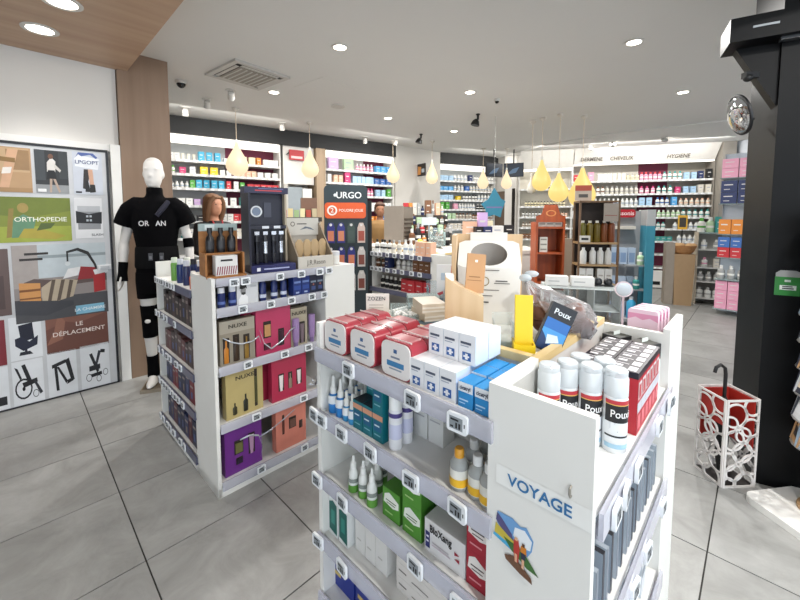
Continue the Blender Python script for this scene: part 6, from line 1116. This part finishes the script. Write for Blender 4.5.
# white end shelf with bottles
p = at(706,305,6.35); t = thing('end_shelf', 'white shelf unit of pump bottles beside the right wall rack', 'shelf', (p.x, 6.35, 0), R(-32)); zt = at(706,232,6.35).z
MB().box(-.19,-.168,-.17,.17,0,zt,mat('#c3b8a5',.5)).obj('side', t); MB().box(.168,.19,-.17,.17,0,zt,WHITE).obj('side', t); MB().box(-.168,.168,.15,.17,0,zt,mat('#b3b3b0',.5)).obj('back', t)
for zz in (.1,.38,.62,.92,zt-.02): MB().box(-.168,.168,-.17,.15,zz,zz+.02,clear('#bfd6d6',.45,'glass_shelf') if zz > 1.1 else mat('#c9c9c6',.4)).obj('shelf', t)
EF = Frame(0,0,0); EF.M = t.matrix_basis.copy(); EF.a = R(-32)
for k, (zz, r_) in enumerate(((.94,[(.0,.5,B_,'white',.1,.16),(.5,1,B_,'grey',.1,.16)]),(.64,[(0,.6,B_,'white',.1,.16,'pink'),(.6,1,C,'off white',.1,.14)]),(.40,[(0,1,B_,'grey',.1,.16,'white')]),(.12,[(0,1,B_,'white',.11,.17,'grey')]))): fill(EF, -.165, .165, zz, r_, NUM[k], 'the white end shelf', y=-.08)
fill(EF, -.18, .18, zt, [(0,.3,B_,'white',.13,.24,'green'),(.3,.65,B_,'pale green',.13,.25),(.65,1,C,'teal',.14,.26)], 'uppermost', 'the white end shelf', y=-.05)
# right wall rack with stacked packs
p = at(741,300,5.55); t = thing('wall_rack', 'glass shelved rack of stacked coloured packs by the black portal', 'rack', (p.x, 5.55, 0), R(-48)); GS = clear('#b9cccc',.4,'glass_shelf')
for zz in (.1,.55,.88,1.23,1.68,2.06): MB().box(-.30,.30,-.2,.2,zz-.012,zz,GS).obj('shelf', t)
for x in (-.30,.29): MB().box(x,x+.012,.16,.2,0,2.45,mat('#8a8c8e',.4,.5)).obj('upright', t)
MB().box(-.30,.30,.2,.21,0,2.45,mat('#c9d2dc',.5)).obj('back_panel', t)
RF = Frame(0,0,0); RF.M = t.matrix_basis.copy(); RF.a = R(-48)
for zz, col, hh, n_, ly, nm_ in ((2.06,'pink',.14,3,2,'top'),(1.68,'navy',.17,3,2,'second'),(1.23,'orange',.22,4,1,'third'),(.88,'red',.15,4,1,'fourth'),(.10,'pink',.14,4,3,'lowest')):
    for l_ in range(ly):
        for i in range(n_):
            wd = .58/n_; c_ = col if not (col == 'navy' and i == n_-1) else 'sky blue'
            nm, me = small('carton', c_, wd, hh-.004); tag(link(nm, me, None, RF.p(-.29+wd*(i+.5), -.12, zz+l_*hh+.0005), RF.a), '%s boxed pack on the %s glass shelf of the rack' % (c_, nm_), 'pack', '%s packs on the %s glass shelf' % (c_, nm_))
for i in range(4):
    nm, me = small('carton', 'blue', .14, .15); tag(link(nm, me, None, RF.p(-.29+.145*(i+.5), -.12, 1.0305), RF.a), 'dark blue boxed pack stacked on the red packs', 'pack', 'blue packs stacked on the red packs')
for i in range(5):
    nm, me = small('bottle', 'grey', .1, .2); tag(link(nm, me, None, RF.p(-.235+.115*i, -.1, .5505), RF.a), 'grey bottle on the glass shelf above the low pink packs', 'bottle', 'grey bottles on the glass rack')
# low display left of doorway region: tray with colour cards
p = at(300,216,5.2); t = thing('card_tray', 'dark tray of coloured cards in front of the glass door', 'tray', (p.x, 5.2, 0), R(20)); MB().box(-.26,.26,-.12,.12,0,1.42,mat('#d3d0ca',.5)).obj('stand', t); MB().box(-.28,.28,-.14,.14,1.42,1.48,mat('#3a332c',.6)).obj('tray', t)
for k in range(6): MB().box(-.24+k*.08,-.175+k*.08,-.04,.02,1.481,1.58+.02*(k%2),mat(['#c0392f','#c9b98a','#8fa87a','#d0c9a0','#a8483a','#b5a88a'][k],.5)).obj('card_stack', t)
MB().box(.02,.24,.04,.12,1.481,1.75,mat('#6a4f40',.6)).obj('brown_folder', t)
# ================================================================== RIGHT: black portal, mirror, umbrella bin, spinner
PB = mat('#050608', .5, name='black_lacquer', spec=.2); PB2 = mat('#0a0e13', .45, name='black_side', spec=.25)
t = thing('entrance_portal', 'tall black entrance portal post with a header box', 'portal', (1.99, 2.02, 0), R(-30))
MB().box(0,.42,0,.5,0,2.95-.002,PB).obj('post', t); MB().box(.42,.9,.03,.5,0,2.95-.002,PB2).obj('side_panel', t)
MB().box(-.23,1.0,-.10,.12,2.41,2.53,PB).obj('header_box', t)
b = MB(); b.prism([(-.18,2.41),(-.001,2.08),(-.001,2.41)],.02,.10,PB); b.obj('bracket', t)
MB().box(-.14,-.04,-.103,-.1,2.465,2.475,mat('#9aa0a6',.4)).obj('slot', t); MB().box(-.02,.06,-.06,-.02,2.395,2.41,mat('#3a3d40',.4)).obj('sensor', t)
st_ = MB(); st_.rect(-.05,.05,-.065,.035,-.001,mat('#2f8a3a',.4)); st_.poly([(-.048,.035),(.05,.035),(.05,.06),(.03,.07),(-.03,.07),(-.048,.055)],-.001,mat('#a9aaa9',.4)); st_.rect(-.03,.035,-.035,-.01,-.0015,mat('#e6ece6',.4)); st_.rect(-.02,.025,-.03,-.024,-.002,INK); st_.rect(-.02,.02,-.019,-.014,-.002,INK); st_.rect(-.012,.012,.008,.02,-.0015,mat('#e6ece6',.4)); o = st_.obj('green_sticker', t, (.085,-.0005,1.14))
# convex mirror
p = at(740,115,2.15); t = thing('convex_mirror', 'round convex security mirror on an arm by the portal', 'mirror', p, 0)
q = Vector((-.93,.30,-.25)).normalized().to_track_quat('Z','Y').to_matrix().to_4x4()
b = MB(); b.lathe([(.10,-.006),(.113,-.004),(.113,.006),(.105,.01),(.1,.006)],30,mat('#15161a',.4),q,cap=False); b.obj('rim', t)
b = MB(); b.lathe([(.103,.0)]+[(.103*math.cos(R(a)), .04*math.sin(R(a))) for a in range(15,90,15)]+[(.0001,.04)],30,mat('#c9ccd0',.03,1.0,var=0),q,cap=False); b.obj('mirror_dome', t)
b = MB(); b.lathe([(.0001,-.012),(.1,-.01),(.103,.0)],24,mat('#1d1e22',.5),q,cap=False); b.obj('back_shell', t)
b = MB(); b.tube([(0.01,.01,-.005),(.06,.04,-.0),(.16,.09,0)],.007,8,BLACK); b.obj('arm', t)
p = at(748,78,2.05); b = MB(); b.ball((0,0,0),.022,.022,.02,BLACK,12,8); b.box(-.02,.05,-.012,.02,.0,.03,BLACK); tag(b.obj('small_camera', None, p), 'small black camera under the portal header', 'camera')
# white ceiling box at the upper right
b = MB(); b.box(0,1.2,0,.8,0,.25,WHITE); p = ceil_at(745,0,2.70); struct(b.obj('trim_10', None, (1.66,1.22,2.70), R(-8)))
# umbrella bin: perforated white panels, red inside
t = thing('umbrella_bin', 'white umbrella bin of interlocking rings with a red inside', 'bin', (1.78, 1.975, 0), R(2)); BW = .185; BH = .50
WM_ = mat('#e3dfdc', .45)
def ring_panel():
    b = MB(); e_ = .011
    for x0, x1, z0, z1 in ((0,BW,0,e_),(0,BW,BH-e_,BH),(0,e_,e_,BH-e_),(BW-e_,BW,e_,BH-e_)): b.box(x0,x1,-.006,0,z0,z1,WM_)
    def ar(cx, cz, r):
        n = 28; th_ = .010; pts = []
        ok = lambda x, z: 0 <= x <= BW and 0 <= z <= BH
        for k in range(n):
            a0, a1 = 2*math.pi*k/n, 2*math.pi*(k+1)/n
            if not (ok(cx+r*math.cos(a0), cz+r*math.sin(a0)) and ok(cx+r*math.cos(a1), cz+r*math.sin(a1))): continue
            q = [(cx+rr*math.cos(a), cz+rr*math.sin(a)) for rr, a in ((r-th_,a0),(r,a0),(r,a1),(r-th_,a1))]
            b.prism(list(q), -.006, 0, WM_)
    for cx, cz, r in ((.05,.41,.07),(.15,.46,.055),(.14,.34,.055),(.05,.27,.06),(.17,.25,.05),(.10,.20,.06),(.02,.15,.055),(.15,.13,.06),(.06,.085,.05),(.12,.03,.055),(.03,.02,.04),(.02,.36,.05),(.1,.30,.045)): ar(cx, cz, r)
    return b.mesh('ring_panel')
rp = ring_panel()
for k, (x, y, a) in enumerate(((0,0,0),(BW,0,90),(BW,BW,180),(0,BW,270))): link('ring_panel', rp, t, (x,y,0), R(a))
b = MB(); RD = mat('#a8281f', .5); b.box(.012,BW-.012,BW-.014,BW-.008,.2,BH-.01,RD); b.box(BW-.014,BW-.008,.012,BW-.014,.2,BH-.01,RD); b.box(.008,.014,.012,BW-.014,.34,BH-.01,RD); b.obj('red_liner', t); MB().box(.004,BW-.004,.004,BW-.004,.0,.008,mat('#2a2422',.6)).obj('bottom', t)
u_ = thing('umbrella', 'black folded umbrella with a curved handle standing in the ring bin', 'umbrella', (1.83,2.05,.012), R(0)); UB = mat('#0b0b0d',.5)
b = MB(); b.lathe([(.006,0),(.012,.02),(.028,.12),(.034,.35),(.022,.44),(.012,.47)],14,UB); b.obj('canopy', u_); MB().tube([(0,0,.46),(0,0,.60),(-.005,0,.635),(-.03,0,.655),(-.055,0,.64),(-.062,0,.61)],.009,10,UB).obj('handle', u_)
# card spinner at the right edge
t = thing('card_spinner', 'card spinner on a white base with a wooden column at the right edge', 'spinner', (2.03, 1.735, 0), R(8))
b = MB(); b.prism(rrect(.50,.38,.05,5,.06,0),-.0,.035,WHITE, Matrix.Rotation(R(90),4,'X') @ Matrix.Identity(4)); o = b.obj('base', t, (0,0,.0))
MB().lathe([(.10,.036),(.10,.05),(.075,.055),(.075,.28)],24,wood('#c4a27c','#a88660',3,2,.5,'beech'),Matrix.Translation((.06,0,0))).obj('column', t); MB().lathe([(.02,.28),(.02,1.55)],10,STEEL,Matrix.Translation((.06,0,0))).obj('pole', t)
for j in range(9):
    for i in range(8):
        a = R(45*i+10*j); b = MB(); c_ = random.choice(['#3a3f4a','#8fa3b5','#b5b9bd','#2a2f3f','#6a7f94','#a8825a','#d0d3d6'])
        b.box(-.06,.06,-.004,.004,0,.11,mat(c_,.35,var=0)); b.rect(-.045,.045,.03,.08,-.0045,mat(random.choice(['#d9dde0','#6f8aa3','#e3d3b5','#22242c']),.35,var=0)); o = b.obj('card', t, (.06+.125*math.sin(a), -.125*math.cos(a), .36+j*.13)); o.rotation_euler = (R(-12),0,a)
    MB().lathe([(.11,.355+j*.13),(.14,.357+j*.13),(.14,.362+j*.13),(.11,.362+j*.13)],20,STEEL,Matrix.Translation((.06,0,0)),cap=False).obj('wire_ring', t)
